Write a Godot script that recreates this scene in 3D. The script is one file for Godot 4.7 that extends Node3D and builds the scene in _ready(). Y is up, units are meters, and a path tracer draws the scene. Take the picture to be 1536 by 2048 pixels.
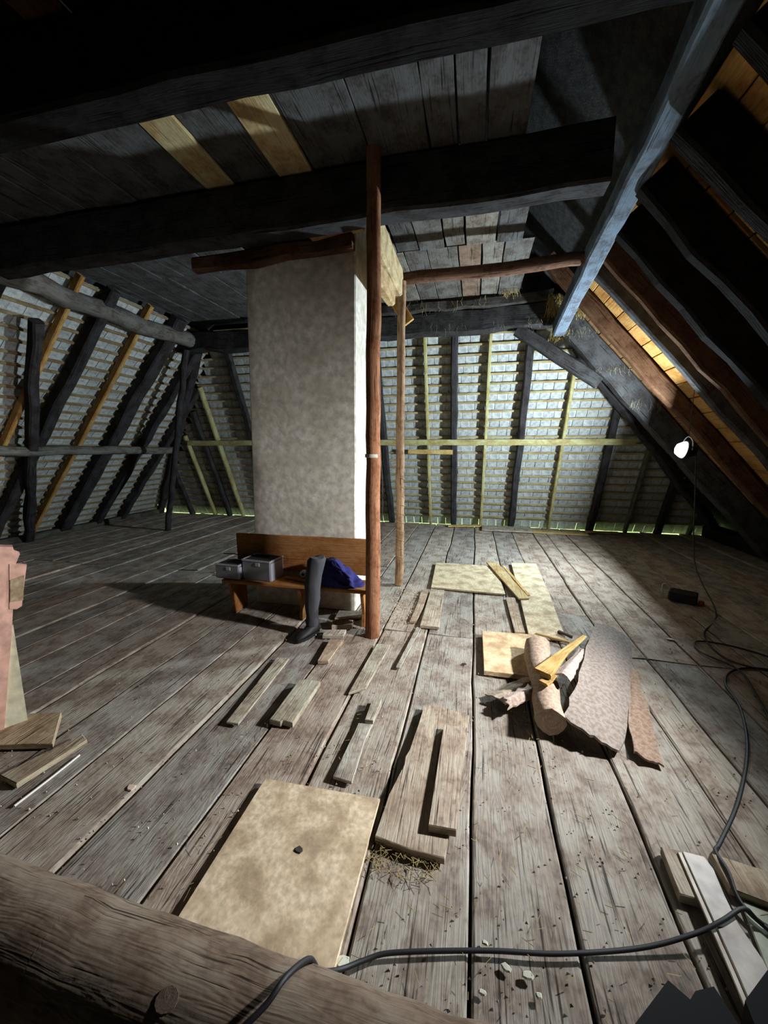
extends Node3D

# ---------------------------------------------------------------- helpers
var rng := RandomNumberGenerator.new()
var wob := FastNoiseLite.new()
var M := {}
var used := {}
var seed_at := 0.0

const LEFT_T := 1.21      # rise of the left roof slope
const RIGHT_T := 1.11     # rise of the right roof slope
const HIP_T := 2.25       # rise of the hipped end
const LEFT_X := -8.2
const RIGHT_X := 4.8
const HIP_Z := -8.75

func numbered(n: String) -> String:
	if not used.has(n):
		used[n] = 0
		return n
	used[n] += 1
	return "%s_%03d" % [n, used[n]]

func tag(o: Node, label: String, category: String, group := "", kind := "") -> Node:
	if label != "": o.set_meta("label", label)
	if category != "": o.set_meta("category", category)
	if group != "": o.set_meta("group", group)
	if kind != "": o.set_meta("kind", kind)
	return o

func base(called: String, at := Vector3.ZERO) -> Node3D:
	var o := Node3D.new()
	o.name = numbered(called)
	add_child(o)
	o.position = at
	return o

func put(called: String, mesh: Mesh, m: Material, parent: Node = self) -> MeshInstance3D:
	var o := MeshInstance3D.new()
	o.name = numbered(called) if parent == self else called
	o.mesh = mesh
	o.material_override = m
	parent.add_child(o, true)
	return o

func rf(a: float, b: float) -> float:
	return rng.randf_range(a, b)

class Shape:
	var st := SurfaceTool.new()
	var tint := Color(1, 1, 1)
	var off := Vector2.ZERO
	var centre := Vector3.ZERO
	func _init(c := Color(1, 1, 1), o := Vector2.ZERO, at := Vector3.ZERO):
		st.begin(Mesh.PRIMITIVE_TRIANGLES)
		tint = c
		off = o
		centre = at
	func v(p: Vector3, uv: Vector2):
		st.set_color(tint)
		st.set_uv(uv + off)
		st.add_vertex(p - centre)
	# corners run counter-clockwise seen from outside
	func tri(a: Vector3, b: Vector3, c: Vector3, ua: Vector2, ub: Vector2, uc: Vector2):
		v(a, ua); v(c, uc); v(b, ub)
	func quad(a: Vector3, b: Vector3, c: Vector3, d: Vector3, ua: Vector2, ub: Vector2, uc: Vector2, ud: Vector2):
		tri(a, b, c, ua, ub, uc)
		tri(a, c, d, ua, uc, ud)
	func smooth(on: bool):
		st.set_smooth_group(0 if on else 4294967295)
	func done() -> ArrayMesh:
		st.generate_normals()
		return st.commit()
	# rings of equal size joined into a closed skin with two end caps
	func loft(rings: Array, rounded := true, caps := true):
		smooth(rounded)
		var k: int = rings[0].size()
		var mid: Array[Vector3] = []
		for r in rings:
			var c := Vector3.ZERO
			for p in r: c += p
			mid.append(c / k)
		var across := PackedFloat32Array([0.0])
		for i in k: across.append(across[i] + rings[0][i].distance_to(rings[0][(i + 1) % k]))
		var a0: Vector3 = rings[0][0]
		var n0: Vector3 = (rings[0][1] - a0).cross(rings[1][0] - a0)
		var flip: bool = n0.dot((a0 + rings[0][1]) * 0.5 - mid[0]) < 0.0
		var along := 0.0
		for j in rings.size() - 1:
			var step := mid[j].distance_to(mid[j + 1])
			for i in k:
				var i2 := (i + 1) % k
				var p0: Vector3 = rings[j][i]
				var p1: Vector3 = rings[j][i2]
				var p2: Vector3 = rings[j + 1][i2]
				var p3: Vector3 = rings[j + 1][i]
				var u0 := Vector2(across[i], along)
				var u1 := Vector2(across[i + 1], along)
				var u2 := Vector2(across[i + 1], along + step)
				var u3 := Vector2(across[i], along + step)
				if flip: quad(p0, p3, p2, p1, u0, u3, u2, u1)
				else: quad(p0, p1, p2, p3, u0, u1, u2, u3)
			along += step
		if caps:
			smooth(false)
			for e in 2:
				var r: PackedVector3Array = rings[0] if e == 0 else rings[rings.size() - 1]
				var c: Vector3 = mid[0] if e == 0 else mid[mid.size() - 1]
				for i in k:
					var i2 := (i + 1) % k
					var ua := Vector2(r[i].distance_to(c), 0.02 * i)
					var turn := (e == 0) != flip
					if turn: tri(c, r[i2], r[i], Vector2.ZERO, ua, ua + Vector2(0.03, 0.0))
					else: tri(c, r[i], r[i2], Vector2.ZERO, ua, ua + Vector2(0.03, 0.0))

func fresh(tint: Color, at := Vector3.ZERO) -> Shape:
	return Shape.new(tint, Vector2(rf(0, 2), rf(0, 4)), at)

func noise(a: float, b: float) -> float:
	return wob.get_noise_2d(a, b)

# a timber swept from p0 to p1; squared (chamfered) or round, with hand-hewn unevenness
func timber(p0: Vector3, p1: Vector3, w: float, h: float, tint: Color, at: Vector3, rough := 0.012, chamfer := 0.018, rnd := false, segs := 0, bow := 0.0, taper := 1.0, up := Vector3.UP) -> ArrayMesh:
	seed_at += 17.3
	var s := fresh(tint, at)
	var d := (p1 - p0).normalized()
	var side := d.cross(up).normalized()
	if side.length() < 0.5: side = Vector3.RIGHT
	var top := side.cross(d).normalized()
	var n := segs if segs > 0 else maxi(2, int(p0.distance_to(p1) / 0.3))
	var rings := []
	for j in n + 1:
		var t := float(j) / n
		var k := lerpf(1.0, taper, t)
		var c := p0.lerp(p1, t) + side * noise(j * 13.0, seed_at) * rough * 1.5 + top * (noise(j * 13.0, seed_at + 50.0) * rough * 1.5 + bow * sin(t * PI))
		var ring := PackedVector3Array()
		if rnd:
			for i in 12:
				var a := TAU * i / 12.0
				var r := 1.0 + noise(j * 19.0 + i * 31.0, seed_at) * rough * 8.0
				ring.append(c + side * cos(a) * w * 0.5 * k * r + top * sin(a) * h * 0.5 * k * r)
		else:
			var hw := w * 0.5 * k + noise(j * 21.0, seed_at + 9.0) * rough
			var hh := h * 0.5 * k + noise(j * 23.0, seed_at + 19.0) * rough
			var q := chamfer
			for p in [Vector2(hw, -hh + q), Vector2(hw, hh - q), Vector2(hw - q, hh), Vector2(-hw + q, hh), Vector2(-hw, hh - q), Vector2(-hw, -hh + q), Vector2(-hw + q, -hh), Vector2(hw - q, -hh)]:
				ring.append(c + side * p.x + top * p.y)
		rings.append(ring)
	s.loft(rings, rnd)
	return s.done()

# a plate: outline in x, z (metres), bottom at y0, thickness th; corners may each be lifted
func plate(outline: Array, y0: float, th: float, tint: Color, at: Vector3, grain := 0.0, lift: Array = []) -> ArrayMesh:
	var s := fresh(tint, at)
	s.smooth(false)
	var area := 0.0
	var n := outline.size()
	for i in n:
		var p: Vector2 = outline[i]
		var q: Vector2 = outline[(i + 1) % n]
		area += p.x * q.y - q.x * p.y
	var o := outline.duplicate()
	var lf := lift.duplicate()
	if area > 0.0:
		o.reverse()
		lf.reverse()
	var mid := Vector2.ZERO
	for p in o: mid += p / n
	var c := 0.004
	var lo := []
	var edge := []
	var hi := []
	for i in n:
		var p: Vector2 = o[i]
		var y: float = y0 + (lf[i] if lf.size() == n else 0.0)
		var inn := p + (mid - p).normalized() * c
		lo.append(Vector3(p.x, y, p.y))
		edge.append(Vector3(p.x, y + th - c, p.y))
		hi.append(Vector3(inn.x, y + th, inn.y))
	var uv := func(p: Vector3) -> Vector2: return Vector2(p.x, p.z).rotated(grain)
	var pts := PackedVector2Array()
	for p in hi: pts.append(Vector2(p.x, p.z))
	var idx := Geometry2D.triangulate_polygon(pts)
	for i in range(0, idx.size(), 3):
		for side in 2:
			var r: Array = hi if side == 0 else lo
			var a: Vector3 = r[idx[i]]
			var b: Vector3 = r[idx[i + 1]]
			var d: Vector3 = r[idx[i + 2]]
			var upward := (b - a).cross(d - a).y > 0.0
			if upward == (side == 0): s.tri(a, b, d, uv.call(a), uv.call(b), uv.call(d))
			else: s.tri(a, d, b, uv.call(a), uv.call(d), uv.call(b))
	var run := 0.0
	for i in n:
		var j := (i + 1) % n
		var len: float = lo[i].distance_to(lo[j])
		s.quad(lo[i], lo[j], edge[j], edge[i], Vector2(0, run), Vector2(0, run + len), Vector2(th, run + len), Vector2(th, run))
		s.quad(edge[i], edge[j], hi[j], hi[i], Vector2(th, run), Vector2(th, run + len), Vector2(th + c, run + len), Vector2(th + c, run))
		run += len
	return s.done()

# a flat polygon in space given thickness along a direction
func slab(corners: Array, thick: Vector3, tint: Color, at: Vector3) -> ArrayMesh:
	var s := fresh(tint, at)
	s.smooth(false)
	var n := corners.size()
	var mid := Vector3.ZERO
	for p in corners: mid += p / n
	var nrm := Vector3.ZERO
	for i in n: nrm += (corners[i] - mid).cross(corners[(i + 1) % n] - mid)
	var c := corners.duplicate()
	if nrm.dot(thick) > 0.0: c.reverse()
	var ex: Vector3 = (c[1] - c[0]).normalized()
	var ey := ex.cross(thick.normalized())
	var uv := func(p: Vector3) -> Vector2: return Vector2((p - c[0]).dot(ex), (p - c[0]).dot(ey))
	for i in range(1, n - 1):
		s.tri(c[0], c[i], c[i + 1], uv.call(c[0]), uv.call(c[i]), uv.call(c[i + 1]))
		s.tri(c[0] + thick, c[i + 1] + thick, c[i] + thick, uv.call(c[0]), uv.call(c[i + 1]), uv.call(c[i]))
	for i in n:
		var a: Vector3 = c[i]
		var b: Vector3 = c[(i + 1) % n]
		var l := thick.length()
		s.quad(b, a, a + thick, b + thick, Vector2(0, 0), Vector2(0, 1), Vector2(l, 1), Vector2(l, 0))
	return s.done()

func brick(size: Vector3, tint: Color, c := 0.006) -> ArrayMesh:   # a chamfered box, base at y 0
	var s := fresh(tint)
	var h := size * 0.5
	var rings := []
	for j in 4:
		var y: float = [0.0, c, size.y - c, size.y][j]
		var q: float = [c, 0.0, 0.0, c][j]
		var r := PackedVector3Array()
		for p in [Vector2(h.x - q, -h.z + c + q), Vector2(h.x - q, h.z - c - q), Vector2(h.x - c - q, h.z - q), Vector2(-h.x + c + q, h.z - q), Vector2(-h.x + q, h.z - c - q), Vector2(-h.x + q, -h.z + c + q), Vector2(-h.x + c + q, -h.z + q), Vector2(h.x - c - q, -h.z + q)]:
			r.append(Vector3(p.x, y, p.y))
		rings.append(r)
	s.loft(rings, false)
	return s.done()

func tube(points: Array, r: float, tint: Color, at: Vector3, sides := 8) -> ArrayMesh:
	var curve := Curve3D.new()
	var n := points.size()
	for i in n:
		var before: Vector3 = points[maxi(i - 1, 0)]
		var after: Vector3 = points[mini(i + 1, n - 1)]
		var t := (after - before) / 6.0
		curve.add_point(points[i], -t, t)
	curve.bake_interval = 0.03
	var b := curve.get_baked_points()
	var s := fresh(tint, at)
	var rings := []
	for i in b.size():
		var d: Vector3 = (b[mini(i + 1, b.size() - 1)] - b[maxi(i - 1, 0)]).normalized()
		var side := d.cross(Vector3.UP)
		side = side.normalized() if side.length() > 0.01 else Vector3.RIGHT
		var top := side.cross(d)
		var ring := PackedVector3Array()
		for k in sides:
			var a := TAU * k / sides
			ring.append(b[i] + side * cos(a) * r + top * sin(a) * r)
		rings.append(ring)
	s.loft(rings)
	return s.done()

# one timber as a thing of its own
func beam(called: String, label: String, category: String, group: String, p0: Vector3, p1: Vector3, w: float, h: float, m: Material, tint: Color, rough := 0.012, rnd := false, bow := 0.0, taper := 1.0, up := Vector3.UP) -> MeshInstance3D:
	var at := p0 if p0.y < p1.y else p1
	var o := put(called, timber(p0, p1, w, h, tint, at, rough, minf(0.02, minf(w, h) * 0.2), rnd, 0, bow, taper, up), m)
	o.position = at
	tag(o, label, category, group)
	return o

func board(called: String, label: String, category: String, outline: Array, y0: float, th: float, m: Material, tint: Color, group := "", grain := 0.0, lift: Array = []) -> MeshInstance3D:
	var at := Vector3.ZERO
	for p in outline: at += Vector3(p.x, 0, p.y) / outline.size()
	at.y = y0
	var o := put(called, plate(outline, y0, th, tint, at, grain, lift), m)
	o.position = at
	tag(o, label, category, group)
	return o

# ---------------------------------------------------------------- computed textures
func noise_image(w: int, h: int, freq: float, sd: int, octaves := 4, kind := FastNoiseLite.TYPE_SIMPLEX_SMOOTH, tall := 1) -> PackedByteArray:
	var n := FastNoiseLite.new()
	n.noise_type = kind
	n.seed = sd
	n.frequency = freq
	n.fractal_octaves = octaves
	var im := n.get_seamless_image(w, h / tall, false, false, 0.12)
	im.convert(Image.FORMAT_L8)
	if tall > 1: im.resize(w, h, Image.INTERPOLATE_CUBIC)
	return im.get_data()

func picture(w: int, h: int, data: PackedByteArray, fmt := Image.FORMAT_RGB8) -> ImageTexture:
	var im := Image.create_from_data(w, h, false, fmt, data)
	im.generate_mipmaps()
	return ImageTexture.create_from_image(im)

func relief(w: int, h: int, data: PackedByteArray, strength: float) -> ImageTexture:
	var im := Image.create_from_data(w, h, false, Image.FORMAT_L8, data)
	im.convert(Image.FORMAT_RGBA8)
	im.bump_map_to_normal_map(strength)
	return ImageTexture.create_from_image(im)

# long grain with rings, cracks and two stain colours; colours are sRGB
func wood_textures(w: int, h: int, sd: int, ca: Color, cb: Color, cd: Color, grain: float, crack: float, stain: float) -> Array:
	var fine := noise_image(w, h, 0.09, sd, 3, FastNoiseLite.TYPE_SIMPLEX_SMOOTH, 32)
	var wide := noise_image(w, h, 0.012, sd + 1, 3, FastNoiseLite.TYPE_SIMPLEX_SMOOTH, 8)
	var blot := noise_image(w, h, 0.006, sd + 2, 5)
	var spot := noise_image(w, h, 0.03, sd + 3, 4)
	var col := PackedByteArray()
	col.resize(w * h * 3)
	var hgt := PackedByteArray()
	hgt.resize(w * h)
	var n := w * h
	for i in n:
		var f := fine[i] / 255.0
		var g := wide[i] / 255.0
		var b := blot[i] / 255.0
		var s := spot[i] / 255.0
		var ring := absf(fposmod(g * 9.0, 1.0) - 0.5) * 2.0
		var v := 1.0 - grain * (0.55 * (1.0 - f) + 0.45 * ring * ring)
		var split := clampf((0.30 - f) * 9.0, 0.0, 1.0) * clampf((g - 0.45) * 6.0, 0.0, 1.0) * crack
		var t := clampf((b - 0.5) * 3.0 + 0.5 + (s - 0.5) * 0.8, 0.0, 1.0)
		var c := ca.lerp(cb, t)
		var dirt := clampf((s * 0.6 + b * 0.6 - 0.68) * 5.0, 0.0, 1.0) * stain
		c = c.lerp(cd, dirt)
		v *= 1.0 - 0.75 * split
		col[i * 3] = clampi(int(c.r * v * 255.0), 0, 255)
		col[i * 3 + 1] = clampi(int(c.g * v * 255.0), 0, 255)
		col[i * 3 + 2] = clampi(int(c.b * v * 255.0), 0, 255)
		hgt[i] = clampi(int((0.35 + 0.35 * f + 0.15 * ring + 0.2 * s - 0.5 * split) * 200.0), 0, 255)
	return [picture(w, h, col), relief(w, h, hgt, 4.0)]

func mottled_textures(w: int, h: int, sd: int, ca: Color, cb: Color, cd: Color, stain: float, freq: float, bump: float) -> Array:
	var blot := noise_image(w, h, freq, sd, 5)
	var spot := noise_image(w, h, freq * 5.0, sd + 1, 4)
	var col := PackedByteArray()
	col.resize(w * h * 3)
	var hgt := PackedByteArray()
	hgt.resize(w * h)
	for i in w * h:
		var b := blot[i] / 255.0
		var s := spot[i] / 255.0
		var c := ca.lerp(cb, clampf((b - 0.5) * 2.5 + 0.5, 0.0, 1.0))
		c = c.lerp(cd, clampf((s * 0.5 + b * 0.7 - 0.68) * 5.0, 0.0, 1.0) * stain)
		var v := 0.86 + 0.28 * s
		col[i * 3] = clampi(int(c.r * v * 255.0), 0, 255)
		col[i * 3 + 1] = clampi(int(c.g * v * 255.0), 0, 255)
		col[i * 3 + 2] = clampi(int(c.b * v * 255.0), 0, 255)
		hgt[i] = clampi(int((0.5 * b + 0.5 * s) * 255.0), 0, 255)
	return [picture(w, h, col), relief(w, h, hgt, bump)]

func textured(t: Array, size: Vector2, rough: float, bump := 1.0) -> StandardMaterial3D:
	var m := StandardMaterial3D.new()
	m.albedo_texture = t[0]
	m.normal_enabled = true
	m.normal_texture = t[1]
	m.normal_scale = bump
	m.roughness = rough
	m.vertex_color_use_as_albedo = true
	m.uv1_scale = Vector3(1.0 / size.x, 1.0 / size.y, 1.0)
	m.metallic_specular = 0.12
	return m

func plain(c: Color, rough: float, metal := 0.0) -> StandardMaterial3D:
	var m := StandardMaterial3D.new()
	m.albedo_color = c
	m.roughness = rough
	m.metallic = metal
	return m

# ---------------------------------------------------------------- scene
func _ready():
	rng.seed = 4711
	wob.seed = 5
	wob.frequency = 0.03
	# camera
	var cam := Camera3D.new()
	cam.name = "camera"
	cam.fov = 105.4056
	cam.near = 0.05
	cam.far = 200.0
	add_child(cam)
	cam.position = Vector3(0, 1.7, 0)
	cam.rotation_degrees = Vector3(-9.391, 12.964, 0)
	# sky and exposure
	var env := Environment.new()
	env.background_mode = Environment.BG_SKY
	var sm := ProceduralSkyMaterial.new()
	sm.sky_top_color = Color(0.80, 0.86, 0.92)
	sm.sky_horizon_color = Color(0.92, 0.94, 0.93)
	sm.ground_horizon_color = Color(0.92, 0.94, 0.93)
	sm.ground_bottom_color = Color(0.5, 0.52, 0.5)
	sm.energy_multiplier = 1.0
	var sky := Sky.new()
	sky.sky_material = sm
	env.sky = sky
	env.background_energy_multiplier = 3.6
	env.tonemap_mode = Environment.TONE_MAPPER_LINEAR
	env.tonemap_exposure = 1.1
	env.sdfgi_enabled = true
	env.ssao_enabled = true
	env.ssil_enabled = true
	var we := WorldEnvironment.new()
	we.name = "environment"
	we.environment = env
	add_child(we)

	make_materials()
	work_lights()
	roof_shell()
	floor_boards()
	loft()
	roof_timbers()
	chimney_and_poles()
	bench_group()
	panels_on_floor()
	bark_heap()
	foreground()
	cobwebs()
	small_things()

func make_materials():
	var old := wood_textures(1024, 2048, 11, Color(0.755, 0.735, 0.69), Color(0.67, 0.622, 0.572), Color(0.47, 0.445, 0.42), 0.19, 0.6, 0.45)
	M.old = textured(old, Vector2(1.4, 3.4), 0.85, 1.0)
	var pale := wood_textures(512, 1024, 31, Color(0.86, 0.78, 0.62), Color(0.80, 0.68, 0.50), Color(0.55, 0.46, 0.36), 0.22, 0.25, 0.25)
	M.pale = textured(pale, Vector2(0.9, 2.2), 0.75, 0.6)
	var ply := mottled_textures(512, 512, 51, Color(0.86, 0.80, 0.71), Color(0.77, 0.70, 0.60), Color(0.52, 0.46, 0.41), 0.45, 0.009, 1.2)
	M.ply = textured(ply, Vector2(0.8, 0.8), 0.8, 0.6)
	var rough := mottled_textures(512, 512, 71, Color(0.73, 0.69, 0.65), Color(0.66, 0.60, 0.545), Color(0.50, 0.44, 0.39), 0.30, 0.014, 5.0)
	M.rough = textured(rough, Vector2(0.26, 0.26), 0.92, 1.0)
	var clay := mottled_textures(512, 512, 91, Color(0.80, 0.80, 0.78), Color(0.70, 0.71, 0.70), Color(0.5, 0.5, 0.49), 0.3, 0.012, 3.0)
	M.clay = textured(clay, Vector2(0.7, 0.7), 0.85, 0.7)
	M.plaster = textured(mottled_textures(512, 512, 101, Color(0.88, 0.86, 0.82), Color(0.84, 0.82, 0.77), Color(0.72, 0.68, 0.6), 0.25, 0.006, 2.0), Vector2(1.6, 1.6), 0.9, 0.5)
	M.black = plain(Color(0.05, 0.05, 0.055), 0.5)
	M.rubber = plain(Color(0.10, 0.10, 0.11), 0.6)
	M.metal = plain(Color(0.75, 0.76, 0.78), 0.35, 0.9)
	M.straw = plain(Color(0.72, 0.66, 0.48), 0.9)
	M.straw.vertex_color_use_as_albedo = true

# ---------------------------------------------------------------- the lamp
func work_lights():
	work_light(Vector3(2.50, 1.67, -5.52), 9.0, 31.0, "glaring round LED work light hanging below the right roof slope", true)
	# its twin stands just beyond the right edge of the picture: it throws the 45 degree shadows of the bark and the planks
	work_light(Vector3(2.28, 1.86, -2.45), -22.0, 18.5, "round LED work light on a tripod beyond the right edge of the picture", false)

func work_light(at: Vector3, tilt: float, power: float, label: String, hung: bool):
	var t := base("work_light", at)
	tag(t, label, "lamp", "LED work lights")
	var turn := Basis(Vector3.UP, deg_to_rad(86.0 if hung else 91.0)) * Basis(Vector3.RIGHT, deg_to_rad(tilt))   # faces the left
	var ring := func(r: float, z: float) -> PackedVector3Array:
		var o := PackedVector3Array()
		for k in 24: o.append(turn * Vector3(cos(TAU * k / 24) * r, sin(TAU * k / 24) * r, z))
		return o
	var s := Shape.new()
	s.loft([ring.call(0.05, 0.07), ring.call(0.085, 0.06), ring.call(0.10, 0.02), ring.call(0.112, 0.015), ring.call(0.112, -0.012), ring.call(0.10, -0.014)], false)
	put("housing", s.done(), M.black, t)
	var glow := StandardMaterial3D.new()
	glow.albedo_color = Color(1, 1, 1)
	glow.emission_enabled = true
	glow.emission = Color(0.90, 0.96, 1.0)
	glow.emission_energy_multiplier = 5.0
	s = Shape.new()
	s.loft([ring.call(0.1, -0.014), ring.call(0.098, -0.03), ring.call(0.085, -0.055), ring.call(0.062, -0.090), ring.call(0.025, -0.105)])
	put("glowing_lens", s.done(), glow, t)
	for k in 3:
		s = Shape.new()
		s.loft([ring.call(0.07, 0.072 + k * 0.014), ring.call(0.07, 0.078 + k * 0.014)], false)
		put("cooling_fin", s.done(), M.black, t)
	put("bracket", tube([Vector3(0.02, 0, 0.12), Vector3(0.02, 0.10, 0.11), Vector3(0.02, 0.16, 0), Vector3(0.02, 0.10, -0.11), Vector3(0.02, 0, -0.12)], 0.006, Color.WHITE, Vector3.ZERO), M.metal, t)
	if hung:
		put("hanging_wire", tube([Vector3(0.02, 0.16, 0), Vector3(0.03, 0.5, -0.02), Vector3(0.03, 0.86, -0.03)], 0.004, Color.WHITE, Vector3.ZERO), M.rubber, t)
	else:
		put("pole", tube([Vector3(0.06, -0.02, 0), Vector3(0.06, -0.9, 0), Vector3(0.06, -1.25, 0)], 0.014, Color.WHITE, Vector3.ZERO), M.metal, t)
		for k in 3:
			var a := TAU * k / 3.0 + 0.4
			put("leg", tube([Vector3(0.06, -1.2, 0), Vector3(0.06 + cos(a) * 0.2, -1.5, sin(a) * 0.2), Vector3(0.06 + cos(a) * 0.42, -at.y + 0.01, sin(a) * 0.42)], 0.010, Color.WHITE, Vector3.ZERO), M.metal, t)
	if hung:
		var l := AreaLight3D.new()
		l.name = "light"
		l.area_size = Vector2(0.18, 0.18)
		l.light_color = Color(0.87, 0.945, 1.0)
		l.light_energy = power
		l.area_range = 40.0
		l.area_attenuation = 2.0
		l.shadow_enabled = true
		t.add_child(l)
		l.transform = Transform3D(turn, turn * Vector3(0, 0, -0.12))
	else:
		var l := SpotLight3D.new()       # this one has a reflector
		l.name = "light"
		l.spot_angle = 52.0
		l.spot_angle_attenuation = 1.0
		l.spot_range = 40.0
		l.spot_attenuation = 2.0
		l.light_size = 0.08
		l.light_color = Color(0.98, 0.985, 1.0)
		l.light_energy = power
		l.shadow_enabled = true
		t.add_child(l)
		l.transform = Transform3D(turn, turn * Vector3(0, 0, -0.12))

# ---------------------------------------------------------------- roof
func hip_x(y: float) -> Vector2:
	return Vector2(LEFT_X + y / LEFT_T, RIGHT_X - y / RIGHT_T)

func tile_mesh(tint: Color, sd: float) -> ArrayMesh:
	# lies with its head at s = 0, hangs down to s = -0.30; x across, y up the slope, z inwards
	var s := fresh(tint)
	var rings := []
	for j in 2:
		var y := 0.0 if j == 0 else -0.29
		var z := 0.0 if j == 0 else -0.036
		var w := 0.087 + 0.002 * sin(sd + j)
		rings.append(PackedVector3Array([Vector3(-w, y, z - 0.014), Vector3(w, y, z - 0.014), Vector3(w, y, z), Vector3(0, y + 0.006, z + 0.004), Vector3(-w, y, z)]))
	s.loft(rings, false)
	return s.done()

# courses of tiles on battens over one slope, seen from inside
func tiled(parent: Node3D, origin: Vector3, u: Vector3, up: Vector3, inward: Vector3, top: float, span: Callable, chosen: Callable, tones: Array, batten_tint: Color):
	var meshes := []
	for i in tones.size(): meshes.append(tile_mesh(tones[i], i * 1.7))
	var rest := Shape.new()
	rest.smooth(false)
	var bas := Basis(u, up, inward)
	var row := 0
	var s := 0.26
	var made := 0
	var st := SurfaceTool.new()
	st.begin(Mesh.PRIMITIVE_TRIANGLES)
	while s < top:
		var r: Vector2 = span.call(s)
		var x := r.x + (0.09 if row % 2 == 0 else 0.0)
		while x < r.y:
			var b := bas * Basis(Vector3(0, 0, 1), rf(-0.012, 0.012)) * Basis(Vector3(1, 0, 0), rf(-0.02, 0.02))
			var tr := Transform3D(b, origin + u * x + up * (s + rf(-0.004, 0.004)) + inward * rf(-0.003, 0.003))
			var m: ArrayMesh = meshes[rng.randi() % meshes.size()]
			if chosen.call(x, s) and made < 300:
				var o := put("tile", m, M.clay, parent)
				o.transform = Transform3D(tr.basis, tr.origin - parent.position)
				made += 1
			else:
				st.append_from(m, 0, Transform3D(tr.basis, tr.origin - parent.position))
			x += 0.181
		var c := origin + up * (s - 0.02) + inward * 0.016
		var bt := put("batten", timber(c + u * r.x, c + u * r.y, 0.036, 0.026, batten_tint, parent.position, 0.003, 0.003, false, 4, 0.0, 1.0, inward), M.pale, parent)
		s += 0.168
		row += 1
	var bulk := put("tile_courses", st.commit(), M.clay, parent)
	tag(bulk, "", "", "", "stuff")

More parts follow.
